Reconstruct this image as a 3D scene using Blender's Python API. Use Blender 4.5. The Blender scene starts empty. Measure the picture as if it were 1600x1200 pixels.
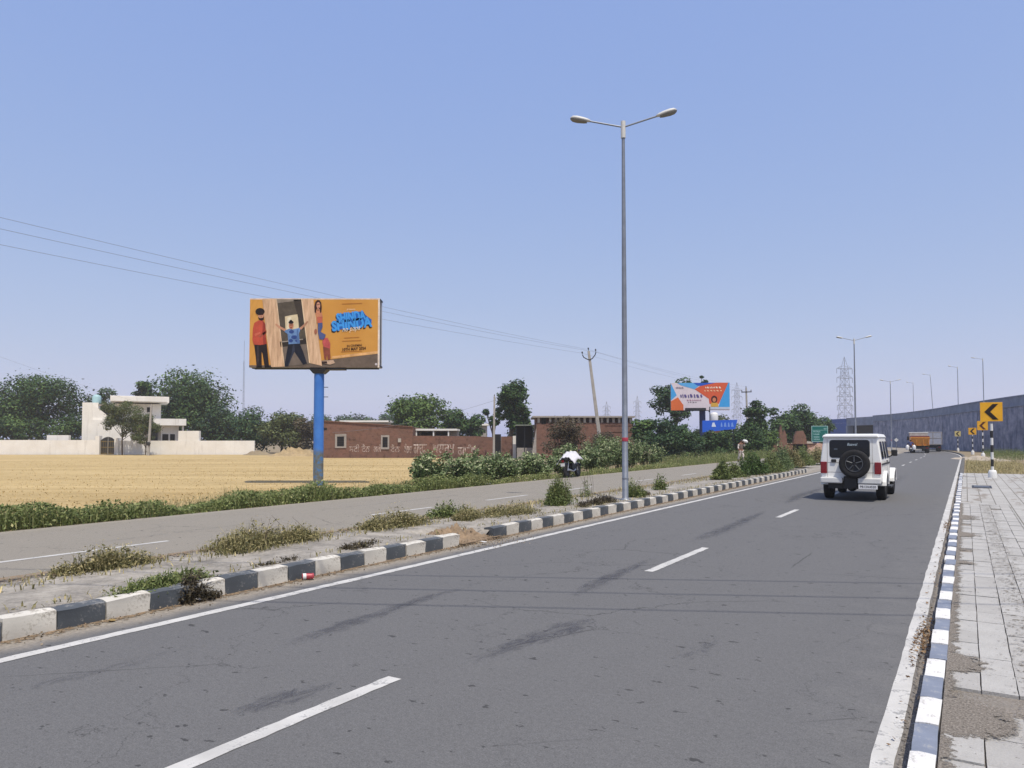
import bpy, bmesh, math, random
import numpy as np
from mathutils import Vector, Matrix

SC = bpy.context.scene
COL = SC.collection
R = math.radians

# ------------------------------------------------------------------ camera, sky, sun, exposure
EYE = 1.75
FPX = 1150.0                       # focal length in 1600-px-wide picture units
cam_d = bpy.data.cameras.new('camera')
cam = bpy.data.objects.new('camera', cam_d); COL.objects.link(cam)
cam_d.sensor_width = 36.0
cam_d.lens = 36.0 * FPX / 1600.0
cam_d.shift_y = 43.0 / 1600.0
cam_d.clip_start = 0.05; cam_d.clip_end = 20000.0
cam.location = (0, 0, EYE)
cam.rotation_euler = (R(90) + math.atan(43.0 / FPX), 0, 0)
SC.camera = cam

SUN_EL, SUN_AZ = R(65.5), R(158)       # azimuth clockwise from +Y (the way the camera looks)
world = bpy.data.worlds.new('World'); SC.world = world; world.use_nodes = True
wn = world.node_tree; wn.nodes.clear()
sky = wn.nodes.new('ShaderNodeTexSky'); sky.sky_type = 'NISHITA'; sky.sun_disc = False
sky.sun_elevation = SUN_EL; sky.sun_rotation = SUN_AZ
sky.altitude = 200.0; sky.air_density = 1.0; sky.dust_density = 2.0; sky.ozone_density = 8.0
bg = wn.nodes.new('ShaderNodeBackground'); bg.inputs[1].default_value = 0.1
wo = wn.nodes.new('ShaderNodeOutputWorld')
# thick summer haze: the sky pales evenly towards the horizon
sep = wn.nodes.new('ShaderNodeSeparateColor'); cmb = wn.nodes.new('ShaderNodeCombineColor'); wn.links.new(sky.outputs[0], sep.inputs[0])
for k, (ex, gain) in enumerate(((0.53, 2.78), (0.39, 3.15), (0.08, 6.35))):
    pw = wn.nodes.new('ShaderNodeMath'); pw.operation = 'POWER'; pw.inputs[1].default_value = ex; wn.links.new(sep.outputs[k], pw.inputs[0])
    mu = wn.nodes.new('ShaderNodeMath'); mu.operation = 'MULTIPLY'; mu.inputs[1].default_value = gain; wn.links.new(pw.outputs[0], mu.inputs[0]); wn.links.new(mu.outputs[0], cmb.inputs[k])
wn.links.new(cmb.outputs[0], bg.inputs[0]); wn.links.new(bg.outputs[0], wo.inputs[0])

sun_d = bpy.data.lights.new('sun', 'SUN'); sun_d.energy = 4.1; sun_d.angle = R(0.53); sun_d.color = (1.0, 0.94, 0.84)
sun = bpy.data.objects.new('sun', sun_d); COL.objects.link(sun)
to_sun = Vector((math.sin(SUN_AZ) * math.cos(SUN_EL), math.cos(SUN_AZ) * math.cos(SUN_EL), math.sin(SUN_EL)))
sun.rotation_euler = (-to_sun).to_track_quat('-Z', 'Y').to_euler()
sun.location = (0, -20, 60)

vs = SC.view_settings
vs.view_transform = 'Standard'; vs.look = 'None'; vs.exposure = 0.08; vs.gamma = 1.0
vs.use_curve_mapping = False
SC.render.engine = 'CYCLES'
cy = SC.cycles
cy.use_denoising = True
cy.max_bounces = 6; cy.diffuse_bounces = 3; cy.glossy_bounces = 3; cy.transmission_bounces = 4
cy.transparent_max_bounces = 12; cy.volume_bounces = 1
cy.caustics_reflective = False; cy.caustics_refractive = False

# ------------------------------------------------------------------ helpers
RD = R(31.65)                         # the road's heading, clockwise from +Y
DS, DC = math.sin(RD), math.cos(RD)
def road(t, s, z=0.0):                # t metres right of the road frame, s metres along it
    return Vector((t * DC + s * DS, -t * DS + s * DC, z))
def bend(s):                          # the road's gentle left bend far ahead
    return -0.0014 * max(0.0, s - 80.0) ** 2
def bx(px, Y): return (px - 800.0) / FPX * Y          # lateral metres on a bearing, at depth Y
def hz(py, Y): return EYE + (686.0 - py) / FPX * Y    # height on an elevation, at depth Y
def lin(r, g, b):
    def f(c):
        c /= 255.0
        return c / 12.92 if c <= 0.04045 else ((c + 0.055) / 1.055) ** 2.4
    return (f(r), f(g), f(b), 1.0)

class NT:
    def __init__(self, name):
        self.m = bpy.data.materials.new(name); self.m.use_nodes = True
        self.t = self.m.node_tree; self.t.nodes.clear()
        self.out = self.n('ShaderNodeOutputMaterial')
        self.b = self.n('ShaderNodeBsdfPrincipled')
        self.l(self.b.outputs[0], self.out.inputs[0])
    def n(self, k, **kw):
        o = self.t.nodes.new(k)
        for a, v in kw.items(): setattr(o, a, v)
        return o
    def l(self, a, b): self.t.links.new(a, b)
    def coords(self, scale=(1, 1, 1), kind='Object'):
        tc = self.n('ShaderNodeTexCoord'); mp = self.n('ShaderNodeMapping')
        mp.inputs['Scale'].default_value = scale
        self.l(tc.outputs[kind], mp.inputs[0]); return mp.outputs[0]
    def noise(self, scale, detail=4, co=None, rough=0.55, dist=0.0):
        nz = self.n('ShaderNodeTexNoise'); nz.inputs['Scale'].default_value = scale
        nz.inputs['Detail'].default_value = detail; nz.inputs['Roughness'].default_value = rough
        nz.inputs['Distortion'].default_value = dist
        if co is not None: self.l(co, nz.inputs['Vector'])
        return nz.outputs[0]
    def ramp(self, fac, stops):
        rp = self.n('ShaderNodeValToRGB'); e = rp.color_ramp.elements
        while len(e) < len(stops): e.new(0.5)
        for i, (p, c) in enumerate(stops):
            e[i].position = p; e[i].color = c if len(c) == 4 else (*c, 1)
        self.l(fac, rp.inputs[0]); return rp.outputs[0]
    def mix(self, fac, a, b, mode='MIX'):
        mx = self.n('ShaderNodeMix', data_type='RGBA', blend_type=mode)
        for s_, v in ((0, fac), (6, a), (7, b)):
            if hasattr(v, 'is_output'): self.l(v, mx.inputs[s_])
            else: mx.inputs[s_].default_value = v
        return mx.outputs[2]
    def math(self, op, a, b=0.0, clamp=False):
        mt = self.n('ShaderNodeMath', operation=op); mt.use_clamp = clamp
        for i, v in enumerate((a, b)):
            if hasattr(v, 'is_output'): self.l(v, mt.inputs[i])
            else: mt.inputs[i].default_value = v
        return mt.outputs[0]
    def bump(self, h, strength=0.3, dist=0.02):
        bp = self.n('ShaderNodeBump'); bp.inputs['Strength'].default_value = strength
        bp.inputs['Distance'].default_value = dist
        self.l(h, bp.inputs['Height']); self.l(bp.outputs[0], self.b.inputs['Normal'])
    def col(self, c):
        if hasattr(c, 'is_output'): self.l(c, self.b.inputs['Base Color'])
        else: self.b.inputs['Base Color'].default_value = c
    def set(self, rough=0.8, metal=0.0, spec=0.3):
        self.b.inputs['Roughness'].default_value = rough
        self.b.inputs['Metallic'].default_value = metal
        self.b.inputs['Specular IOR Level'].default_value = spec
        return self.m

def mul(c, k): return (c[0] * k, c[1] * k, c[2] * k, 1.0)
def simple(name, c, rough=0.7, metal=0.0, spec=0.3, var=0.25, scale=6.0, bump=0.0, stretch=(1, 1, 1)):
    """painted / plain surface with uneven tone"""
    g = NT(name)
    if var:
        co = g.coords(stretch)
        n1 = g.noise(scale, 5, co); n2 = g.noise(scale * 7.3, 3, co)
        f = g.math('ADD', g.math('MULTIPLY', n1, 0.65), g.math('MULTIPLY', n2, 0.35))
        g.col(g.ramp(f, [(0.32, mul(c, 1 - var)), (0.68, mul(c, 1 + var * 0.6))]))
        if bump: g.bump(n2, bump)
    else: g.col(c)
    return g.set(rough, metal, spec)

def leafmat(name, dark, mid, light, trans=0.25, rough=0.55):
    g = NT(name)
    at = g.n('ShaderNodeAttribute', attribute_name='v')
    c = g.ramp(at.outputs['Fac'], [(0.0, dark), (0.55, mid), (1.0, light)])
    g.col(c); g.set(rough, 0, 0.25)
    tr = g.n('ShaderNodeBsdfTranslucent'); g.l(c, tr.inputs[0])
    ms = g.n('ShaderNodeMixShader'); ms.inputs[0].default_value = trans
    g.l(g.b.outputs[0], ms.inputs[1]); g.l(tr.outputs[0], ms.inputs[2]); g.l(ms.outputs[0], g.out.inputs[0])
    return g.m

def tag(o, label=None, cat=None, group=None, kind=None):
    if label: o['label'] = label
    if cat: o['category'] = cat
    if group: o['group'] = group
    if kind: o['kind'] = kind
    return o
def empty(name, loc=(0, 0, 0), rz=0.0, parent=None):
    o = bpy.data.objects.new(name, None); COL.objects.link(o)
    o.location = loc; o.rotation_euler = (0, 0, rz); o.parent = parent
    o.empty_display_size = 0.2
    return o
def link(name, me, mat=None, parent=None, loc=None, rot=None):
    o = bpy.data.objects.new(name, me); COL.objects.link(o)
    if mat is not None and len(me.materials) == 0: me.materials.append(mat)
    o.parent = parent
    if loc is not None: o.location = loc
    if rot is not None: o.rotation_euler = rot
    return o
def copy_tree(o, parent=None):
    c = o.copy(); COL.objects.link(c); c.parent = parent
    for ch in list(o.children): copy_tree(ch, c)
    return c

class MB:
    """collects shapes into one mesh"""
    def __init__(self): self.v = []; self.f = []; self.sm = []
    def add(self, vs_, fs, smooth=False):
        b = len(self.v); self.v += [tuple(p) for p in vs_]
        self.f += [tuple(i + b for i in q) for q in fs]; self.sm += [smooth] * len(fs)
        return self
    def box(self, x0, x1, y0, y1, z0, z1):
        return self.add([(x0, y0, z0), (x1, y0, z0), (x1, y1, z0), (x0, y1, z0), (x0, y0, z1), (x1, y0, z1), (x1, y1, z1), (x0, y1, z1)],
                        [(3, 2, 1, 0), (4, 5, 6, 7), (0, 1, 5, 4), (1, 2, 6, 5), (2, 3, 7, 6), (3, 0, 4, 7)])
    def hexa(self, lo, hi):
        """two quads (lists of four points) joined"""
        return self.add(list(lo) + list(hi), [(3, 2, 1, 0), (4, 5, 6, 7), (0, 1, 5, 4), (1, 2, 6, 5), (2, 3, 7, 6), (3, 0, 4, 7)])
    def prism(self, pts, a, b, axis='y'):
        """polygon extruded from a to b along an axis"""
        n = len(pts)
        def P(p, q): return {'y': (p[0], q, p[1]), 'x': (q, p[0], p[1]), 'z': (p[0], p[1], q)}[axis]
        vs_ = [P(p, a) for p in pts] + [P(p, b) for p in pts]
        fs = [tuple(range(n))[::-1], tuple(range(n, 2 * n))] + [(i, (i + 1) % n, n + (i + 1) % n, n + i) for i in range(n)]
        return self.add(vs_, fs)
    def tube(self, pts, radii, n=8, cap=True):
        pts = [Vector(p) for p in pts]
        if not hasattr(radii, '__len__'): radii = [radii] * len(pts)
        rings = []; up = None
        for i, p in enumerate(pts):
            d = (pts[min(i + 1, len(pts) - 1)] - pts[max(i - 1, 0)]).normalized()
            if up is None:
                up = Vector((0, 0, 1)) if abs(d.z) < 0.9 else Vector((0, 1, 0))
            a = d.cross(up).normalized(); b = a.cross(d).normalized(); up = b
            rings.append([p + (a * math.cos(2 * math.pi * k / n) + b * math.sin(2 * math.pi * k / n)) * radii[i] for k in range(n)])
        vs_ = [q for r in rings for q in r]; fs = []
        for i in range(len(pts) - 1):
            for k in range(n):
                fs.append((i * n + k, i * n + (k + 1) % n, (i + 1) * n + (k + 1) % n, (i + 1) * n + k))
        self.add(vs_, fs, True)
        if cap:
            self.add(rings[0], [tuple(range(n))]); self.add(rings[-1], [tuple(range(n))[::-1]])
        return self
    def lathe(self, prof, axis='z', c=(0, 0, 0), n=24):
        """profile of (radius, along)"""
        vs_ = []; fs = []
        for r, h in prof:
            for k in range(n):
                a = 2 * math.pi * k / n; u, w = r * math.cos(a), r * math.sin(a)
                q = {'z': (u, w, h), 'y': (u, h, w), 'x': (h, u, w)}[axis]
                vs_.append((q[0] + c[0], q[1] + c[1], q[2] + c[2]))
        for i in range(len(prof) - 1):
            for k in range(n): fs.append((i * n + k, i * n + (k + 1) % n, (i + 1) * n + (k + 1) % n, (i + 1) * n + k))
        return self.add(vs_, fs, True)
    def mesh(self, name='m'):
        me = bpy.data.meshes.new(name); me.from_pydata(self.v, [], self.f)
        me.polygons.foreach_set('use_smooth', self.sm); me.update()
        bm = bmesh.new(); bm.from_mesh(me); bmesh.ops.recalc_face_normals(bm, faces=bm.faces); bm.to_mesh(me); bm.free()
        return me
    def build(self, name, mat, parent=None, loc=None, rot=None, bevel=0.0, seg=2):
        o = link(name, self.mesh(name), mat, parent, loc, rot)
        if bevel:
            m = o.modifiers.new('bevel', 'BEVEL'); m.width = bevel; m.segments = seg; m.limit_method = 'ANGLE'; m.angle_limit = R(35)
        return o

def np_mesh(name, verts, quads, v=None):
    """quads array from numpy with a per-face tone attribute 'v'"""
    me = bpy.data.meshes.new(name)
    verts = np.ascontiguousarray(verts, np.float32).reshape(-1, 3); quads = np.ascontiguousarray(quads, np.int32)
    k = quads.shape[1]; nf = len(quads)
    me.vertices.add(len(verts)); me.vertices.foreach_set('co', verts.ravel())
    me.loops.add(nf * k); me.loops.foreach_set('vertex_index', quads.ravel())
    me.polygons.add(nf); me.polygons.foreach_set('loop_start', np.arange(0, nf * k, k, dtype=np.int32))
    me.update(calc_edges=True)
    if v is not None:
        a = me.attributes.new('v', 'FLOAT', 'FACE'); a.data.foreach_set('value', np.ascontiguousarray(np.clip(v, 0, 1), np.float32))
    return me
def unit(a): return a / np.maximum(np.linalg.norm(a, axis=-1, keepdims=True), 1e-6)
def leaves(rng, pos, size, aspect=0.55, up=0.35, out=None):
    """a diamond leaf at each position: returns verts, quads"""
    n = len(pos)
    size = np.broadcast_to(np.asarray(size, float), (n,))[:, None] * rng.uniform(0.6, 1.3, (n, 1))
    nor = rng.normal(size=(n, 3)); nor[:, 2] = np.abs(nor[:, 2]) + up
    if out is not None: nor = unit(nor) + out * 0.8
    nor = unit(nor)
    d = rng.normal(size=(n, 3)); d = unit(d - (d * nor).sum(1, keepdims=True) * nor)
    w = np.cross(nor, d)
    droop = nor * size * 0.12
    V = np.stack([pos - d * size * .5, pos + w * size * aspect * .5 - droop, pos + d * size * .5, pos - w * size * aspect * .5 - droop], 1)
    return V.reshape(-1, 3), np.arange(n * 4).reshape(n, 4)
def blades(rng, base, h, lean=0.35, w=0.012):
    """grass blades, two segments each: (verts, quads)"""
    n = len(base); h = np.broadcast_to(np.asarray(h, float), (n,))[:, None] * rng.uniform(0.55, 1.2, (n, 1))
    a = rng.uniform(0, 2 * np.pi, n); dirv = np.stack([np.cos(a), np.sin(a), 0 * a], 1)
    side = np.stack([-np.sin(a), np.cos(a), 0 * a], 1)
    ln = np.abs(rng.normal(0, lean, (n, 1)))
    up = np.array([0, 0, 1.0])
    m = base + up * h * .55 + dirv * h * ln * .35
    t = base + up * h * (1 - .25 * ln) + dirv * h * ln
    w = w * rng.uniform(.6, 1.4, (n, 1))
    V = np.stack([base - side * w, base + side * w, m + side * w * .8, m - side * w * .8, t + side * w * .15, t - side * w * .15], 1).reshape(-1, 3)
    i = np.arange(n)[:, None] * 6
    Q = np.concatenate([i + [0, 1, 2, 3], i + [3, 2, 4, 5]], 0)
    return V, Q
def text_mesh(s, size=1.0, shear=0.0, bold=0.0, depth=0.0):
    cu = bpy.data.curves.new('txt', 'FONT'); cu.body = s; cu.size = size; cu.align_x = 'CENTER'; cu.align_y = 'CENTER'
    cu.shear = shear; cu.offset = bold; cu.extrude = depth; cu.resolution_u = 3
    o = bpy.data.objects.new('txt', cu); COL.objects.link(o)
    bpy.context.view_layer.update()
    dg = bpy.context.evaluated_depsgraph_get()
    me = bpy.data.meshes.new_from_object(o.evaluated_get(dg))
    bpy.data.objects.remove(o); bpy.data.curves.remove(cu)
    return me
def place_text(name, s, mat, parent, cx, y, cz, w, h, rot=0.0, **kw):
    """flat lettering on an x-z face, scaled to w x h, front towards -y"""
    me = text_mesh(s, **kw); n = len(me.vertices)
    if n == 0: return None
    co = np.empty(n * 3, np.float32); me.vertices.foreach_get('co', co); co = co.reshape(-1, 3)
    mn, mx = co.min(0), co.max(0); ex = np.maximum(mx - mn, 1e-4)
    x = (co[:, 0] - (mn[0] + mx[0]) / 2) / ex[0] * w; z = (co[:, 1] - (mn[1] + mx[1]) / 2) / ex[1] * h
    c_, s_ = math.cos(rot), math.sin(rot)
    out = np.stack([cx + x * c_ - z * s_, np.full(n, y) , cz + x * s_ + z * c_], 1).astype(np.float32)
    me.vertices.foreach_set('co', out.ravel()); me.materials.clear(); me.update()
    return link(name, me, mat, parent)

# ------------------------------------------------------------------ materials
M = {}
def asphalt(name, base, dust_side=None):
    g = NT(name); co = g.coords(); cs = g.coords((1.0, 0.12, 1.0))
    big = g.noise(0.55, 4, cs); mid = g.noise(3.2, 5, co); fine = g.noise(85.0, 2, co); grit = g.noise(210.0, 1, co)
    c = g.ramp(big, [(0.3, mul(base, 0.76)), (0.7, mul(base, 1.24))])
    trk = g.noise(1.5, 5, g.coords((1.0, 0.015, 1.0)), 0.6); c = g.mix(0.45, c, g.ramp(trk, [(0.33, mul(base, 0.72)), (0.67, mul(base, 1.34))]))
    c = g.mix(0.5, c, g.ramp(mid, [(0.3, mul(base, 0.82)), (0.7, mul(base, 1.2))]))
    c = g.mix(0.5, c, g.ramp(g.noise(26.0, 3, co, .7), [(0.32, mul(base, 0.55)), (0.68, mul(base, 1.5))]))
    c = g.mix(0.45, c, g.ramp(fine, [(0.3, mul(base, 0.45)), (0.7, mul(base, 1.6))]))
    c = g.mix(0.22, c, g.ramp(grit, [(0.35, mul(base, 0.3)), (0.66, mul(base, 2.0))]))
    # short dark pits and hairline cracks
    pit = g.noise(6.5, 3, g.coords((1.0, 1.6, 1)), 0.6)
    c = g.mix(g.ramp(pit, [(0.65, (0, 0, 0, 1)), (0.685, (.8, .8, .8, 1))]), c, mul(base, 0.33))
    vo = g.n('ShaderNodeTexVoronoi', feature='DISTANCE_TO_EDGE'); vo.inputs['Scale'].default_value = 0.55
    wob = g.noise(1.8, 5, co, 0.65)
    vadd = g.n('ShaderNodeVectorMath', operation='MULTIPLY_ADD'); vadd.inputs[1].default_value = (0.9, 0.9, 0.9)
    g.l(wob, vadd.inputs[0]); g.l(co, vadd.inputs[2]); g.l(vadd.outputs[0], vo.inputs['Vector'])
    crk = g.math('MULTIPLY', g.ramp(vo.outputs[0], [(0.0, (1, 1, 1, 1)), (0.007, (0, 0, 0, 1))]), g.ramp(g.noise(0.35, 2, co), [(0.44, (0, 0, 0, 1)), (0.56, (.85, .85, .85, 1))]))
    c = g.mix(crk, c, mul(base, 0.4))
    if dust_side is not None:
        sp = g.n('ShaderNodeSeparateXYZ'); g.l(g.coords(), sp.inputs[0])
        for edge, sgn, wid, dc in dust_side:
            d = g.math('MULTIPLY', g.math('SUBTRACT', edge, sp.outputs[0]), sgn)       # >0 inside the dusty side
            d = g.math('ADD', g.math('DIVIDE', d, wid), g.math('MULTIPLY', g.math('SUBTRACT', mid, 0.5), 0.9))
            f = g.math('MULTIPLY', d, 1.0, True)
            dcol = g.ramp(g.noise(24.0, 4, co), [(0.3, mul(dc, 0.72)), (0.7, mul(dc, 1.18))])
            c = g.mix(g.math('MULTIPLY', f, 0.85), c, dcol)
    g.col(c); g.bump(g.math('ADD', fine, g.math('MULTIPLY', grit, 0.6)), 0.22, 0.01)
    return g.set(0.88, 0, 0.22)
DUST = (0.30, 0.265, 0.215, 1)
M['asphalt'] = asphalt('asphalt_worn', (0.118, 0.117, 0.116, 1), [(-6.66, 1.0, 0.25, DUST), (-0.42, -1.0, 0.12, (0.25, 0.215, 0.17, 1)), (-0.9, -1.0, 2.2, (0.185, 0.18, 0.172, 1))])
M['asphalt_l'] = asphalt('asphalt_pale', (0.222, 0.202, 0.168, 1), [(-15.1, 1.0, 0.6, (0.34, 0.31, 0.26, 1)), (-10.1, -1.0, 0.9, (0.30, 0.275, 0.235, 1))])

def paint(name, c, under, wear=0.5, scale=7.0, lo=0.5):
    """worn paint over another surface"""
    g = NT(name); co = g.coords()
    n = g.math('ADD', g.math('MULTIPLY', g.noise(scale, 5, co, 0.7), 0.7), g.math('MULTIPLY', g.noise(scale * 9, 3, co), 0.3))
    tone = g.ramp(g.noise(scale * 0.5, 4, co), [(0.3, mul(c, 0.8)), (0.7, mul(c, 1.08))])
    f = g.ramp(n, [(lo, (0, 0, 0, 1)), (lo + 0.09, (wear, wear, wear, 1))])
    g.col(g.mix(f, tone, under)); g.bump(n, 0.35, 0.02)
    return g.set(0.75, 0, 0.25)
M['line'] = paint('road_paint_white', (0.53, 0.52, 0.49, 1), (0.2, 0.2, 0.2, 1), 0.8, 7.0, 0.53)
M['kerb_white'] = paint('kerb_paint_white', (0.60, 0.57, 0.50, 1), (0.30, 0.27, 0.22, 1), 0.85, 4.0, 0.52)
M['kerb_black'] = paint('kerb_paint_black', (0.085, 0.095, 0.105, 1), (0.27, 0.26, 0.24, 1), 0.8, 4.0, 0.54)
M['kerb_white_r'] = paint('kerb_paint_white_fresh', (0.68, 0.67, 0.64, 1), (0.35, 0.33, 0.3, 1), 0.7, 9.0, 0.53)
M['kerb_blue_r'] = paint('kerb_paint_blue_grey', (0.19, 0.215, 0.27, 1), (0.33, 0.33, 0.32, 1), 0.6, 9.0, 0.54)
M['concrete'] = simple('concrete_dusty', (0.30, 0.275, 0.235, 1), 0.9, var=0.5, scale=3.0, bump=0.5)
M['concrete_p'] = simple('concrete_pale', (0.40, 0.375, 0.335, 1), 0.9, var=0.22, scale=5.0, bump=0.3)
M['pole_conc'] = simple('concrete_pole', (0.36, 0.34, 0.31, 1), 0.9, var=0.25, scale=3.0)
M['steel'] = simple('galvanised_steel', (0.235, 0.255, 0.29, 1), 0.5, 0.55, 0.5, var=0.2, scale=5.0)
M['lamp_grey'] = simple('lamp_housing', (0.58, 0.58, 0.55, 1), 0.5, 0.0, 0.4, var=0.1)
M['lamp_under'] = simple('lamp_lens', (0.10, 0.095, 0.08, 1), 0.25, 0, 0.6, var=0.1)
M['red'] = simple('red_band', (0.42, 0.05, 0.08, 1), 0.6, var=0.2)
M['dark'] = simple('dark_metal', (0.025, 0.027, 0.032, 1), 0.5, 0.3, 0.4, var=0.2)
M['rubber'] = simple('tyre_rubber', (0.022, 0.022, 0.023, 1), 0.85, 0, 0.2, var=0.25, scale=14)
M['black'] = simple('black_plastic', (0.018, 0.018, 0.02, 1), 0.55, 0, 0.4, var=0.15)
M['white_car'] = simple('white_car_paint', (0.80, 0.80, 0.77, 1), 0.3, 0, 0.5, var=0.05, scale=2.0)
M['glass'] = simple('dark_tinted_glass', (0.010, 0.014, 0.020, 1), 0.08, 0, 0.35, var=0)
M['tail'] = simple('tail_light_red', (0.20, 0.008, 0.014, 1), 0.22, 0, 0.6, var=0.15, scale=20)
M['amber'] = simple('amber_lens', (0.55, 0.16, 0.02, 1), 0.3, 0, 0.5, var=0.1)
M['chrome'] = simple('bright_metal', (0.5, 0.5, 0.51, 1), 0.3, 0.8, 0.5, var=0.1)
M['wire'] = simple('wire_grey', (0.20, 0.21, 0.235, 1), 0.6, 0.3, var=0)
M['trunk'] = simple('bark', (0.10, 0.078, 0.058, 1), 0.95, var=0.4, scale=3, bump=0.4, stretch=(1, 1, .2))
M['white_wall'] = None
def wall_white():
    g = NT('whitewash'); co = g.coords(); n1 = g.noise(0.55, 5, co, 0.6); n2 = g.noise(0.9, 6, g.coords((2.2, 2.2, 0.18)), 0.65)
    c = g.ramp(n1, [(0.3, (0.72, 0.69, 0.63, 1)), (0.7, (0.82, 0.80, 0.75, 1))])
    c = g.mix(g.ramp(n2, [(0.57, (0, 0, 0, 1)), (0.78, (.6, .6, .6, 1))]), c, (0.36, 0.33, 0.28, 1))
    g.col(c); return g.set(0.9, 0, 0.2)
M['white_wall'] = wall_white()
def brickmat(name, a, b, mortar, scale=1.0):
    g = NT(name)
    tc = g.n('ShaderNodeTexCoord'); sp = g.n('ShaderNodeSeparateXYZ'); g.l(tc.outputs['Object'], sp.inputs[0])
    cb = g.n('ShaderNodeCombineXYZ'); g.l(g.math('ADD', sp.outputs[0], sp.outputs[1]), cb.inputs[0]); g.l(sp.outputs[2], cb.inputs[1])
    br = g.n('ShaderNodeTexBrick'); g.l(cb.outputs[0], br.inputs['Vector'])
    br.inputs['Scale'].default_value = 1.0 / scale; br.inputs['Brick Width'].default_value = 0.24; br.inputs['Row Height'].default_value = 0.085
    br.inputs['Mortar Size'].default_value = 0.009
    br.inputs['Color1'].default_value = a; br.inputs['Color2'].default_value = b; br.inputs['Mortar'].default_value = mortar
    co = g.coords(); n = g.noise(0.7, 6, co, 0.65); n2 = g.noise(2.6, 5, co, 0.6)
    c = g.mix(g.ramp(n, [(0.35, (0, 0, 0, 1)), (0.75, (.65, .65, .65, 1))]), br.outputs[0], mul(a, 1.5))
    c = g.mix(g.ramp(n2, [(0.52, (0, 0, 0, 1)), (0.75, (.8, .8, .8, 1))]), c, mul(b, 0.45))
    g.col(c); g.bump(br.outputs[1], -0.4, 0.01); return g.set(0.93, 0, 0.15)
M['brick'] = brickmat('old_red_brick', (0.165, 0.080, 0.057, 1), (0.115, 0.058, 0.043, 1), (0.19, 0.15, 0.12, 1))
M['brick2'] = brickmat('brown_brick', (0.175, 0.085, 0.058, 1), (0.13, 0.07, 0.05, 1), (0.2, 0.16, 0.13, 1))
M['plaster'] = simple('grey_plaster', (0.33, 0.30, 0.27, 1), 0.9, var=0.25)
M['void'] = simple('dark_opening', (0.012, 0.011, 0.012, 1), 0.9, var=0)
M['letter'] = paint('lime_lettering', (0.48, 0.40, 0.35, 1), (0.19, 0.10, 0.07, 1), 0.85, 5.0, 0.46)
def bluepole():
    g = NT('blue_pole_paint'); sp = g.n('ShaderNodeSeparateXYZ'); co = g.coords(); g.l(co, sp.inputs[0])
    n = g.noise(4.5, 6, co, 0.65); n2 = g.noise(1.4, 4, co)
    blue = g.ramp(n2, [(0.3, (0.035, 0.145, 0.48, 1)), (0.7, (0.06, 0.21, 0.60, 1))])
    # flaked, greenish rusty foot below about 1.6 m
    h = g.math('ADD', g.math('DIVIDE', g.math('SUBTRACT', 1.75, sp.outputs[2]), 0.25), g.math('MULTIPLY', g.math('SUBTRACT', n, 0.5), 3.0), False)
    foot = g.ramp(n, [(0.38, (0.10, 0.09, 0.08, 1)), (0.5, (0.13, 0.155, 0.155, 1)), (0.6, (0.06, 0.16, 0.36, 1))])
    g.col(g.mix(g.math('MULTIPLY', h, 1.0, True), blue, foot)); return g.set(0.5, 0, 0.35)
M['blue_pole'] = bluepole()
def ground_mat():
    g = NT('dry_earth'); co = g.coords(); n = g.noise(0.08, 6, co, 0.6); n2 = g.noise(2.4, 6, co, 0.65)
    c = g.ramp(n, [(0.3, (0.20, 0.16, 0.105, 1)), (0.52, (0.26, 0.205, 0.13, 1)), (0.72, (0.15, 0.135, 0.075, 1))])
    c = g.mix(0.4, c, g.ramp(n2, [(0.3, (0.13, 0.10, 0.065, 1)), (0.7, (0.33, 0.27, 0.18, 1))]))
    g.col(c); g.bump(n2, 0.5, 0.05); return g.set(0.95, 0, 0.15)
M['earth'] = ground_mat()
def field_mat():
    g = NT('ripe_field'); co = g.coords((0.10, 0.8, 1)); n = g.noise(0.5, 7, co, 0.65); n2 = g.noise(4.0, 7, g.coords((0.35, 1.6, 1)), 0.75)
    c = g.ramp(n, [(0.36, (0.33, 0.235, 0.10, 1)), (0.64, (0.54, 0.405, 0.195, 1))])
    c = g.mix(0.45, c, g.ramp(n2, [(0.34, (0.27, 0.19, 0.08, 1)), (0.68, (0.60, 0.465, 0.245, 1))]))
    g.col(c); g.bump(n2, 0.6, 0.1); return g.set(0.9, 0, 0.15)
M['field'] = field_mat()
M['straw'] = leafmat('straw', (0.32, 0.22, 0.085, 1), (0.50, 0.365, 0.155, 1), (0.66, 0.51, 0.25, 1), 0.2)
M['leaf_tree'] = leafmat('leaf_dark_green', (0.014, 0.032, 0.010, 1), (0.042, 0.088, 0.024, 1), (0.135, 0.215, 0.060, 1), 0.2)
M['leaf_blue'] = leafmat('leaf_blue_green', (0.015, 0.036, 0.016, 1), (0.038, 0.082, 0.030, 1), (0.115, 0.19, 0.065, 1), 0.2)
M['leaf_mid'] = leafmat('leaf_mid_green', (0.035, 0.062, 0.016, 1), (0.085, 0.145, 0.036, 1), (0.18, 0.26, 0.075, 1), 0.25)
M['leaf_olive'] = leafmat('leaf_olive', (0.045, 0.06, 0.020, 1), (0.10, 0.125, 0.042, 1), (0.19, 0.22, 0.085, 1), 0.25)
M['leaf_brown'] = leafmat('leaf_dry_brown', (0.045, 0.036, 0.022, 1), (0.085, 0.07, 0.042, 1), (0.15, 0.12, 0.07, 1), 0.2)
M['leaf_pale'] = leafmat('leaf_pale_milkweed', (0.055, 0.090, 0.030, 1), (0.17, 0.23, 0.095, 1), (0.52, 0.52, 0.32, 1), 0.2)
M['leaf_weed'] = leafmat('weed_green', (0.075, 0.105, 0.032, 1), (0.18, 0.22, 0.072, 1), (0.44, 0.42, 0.19, 1), 0.25)
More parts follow.
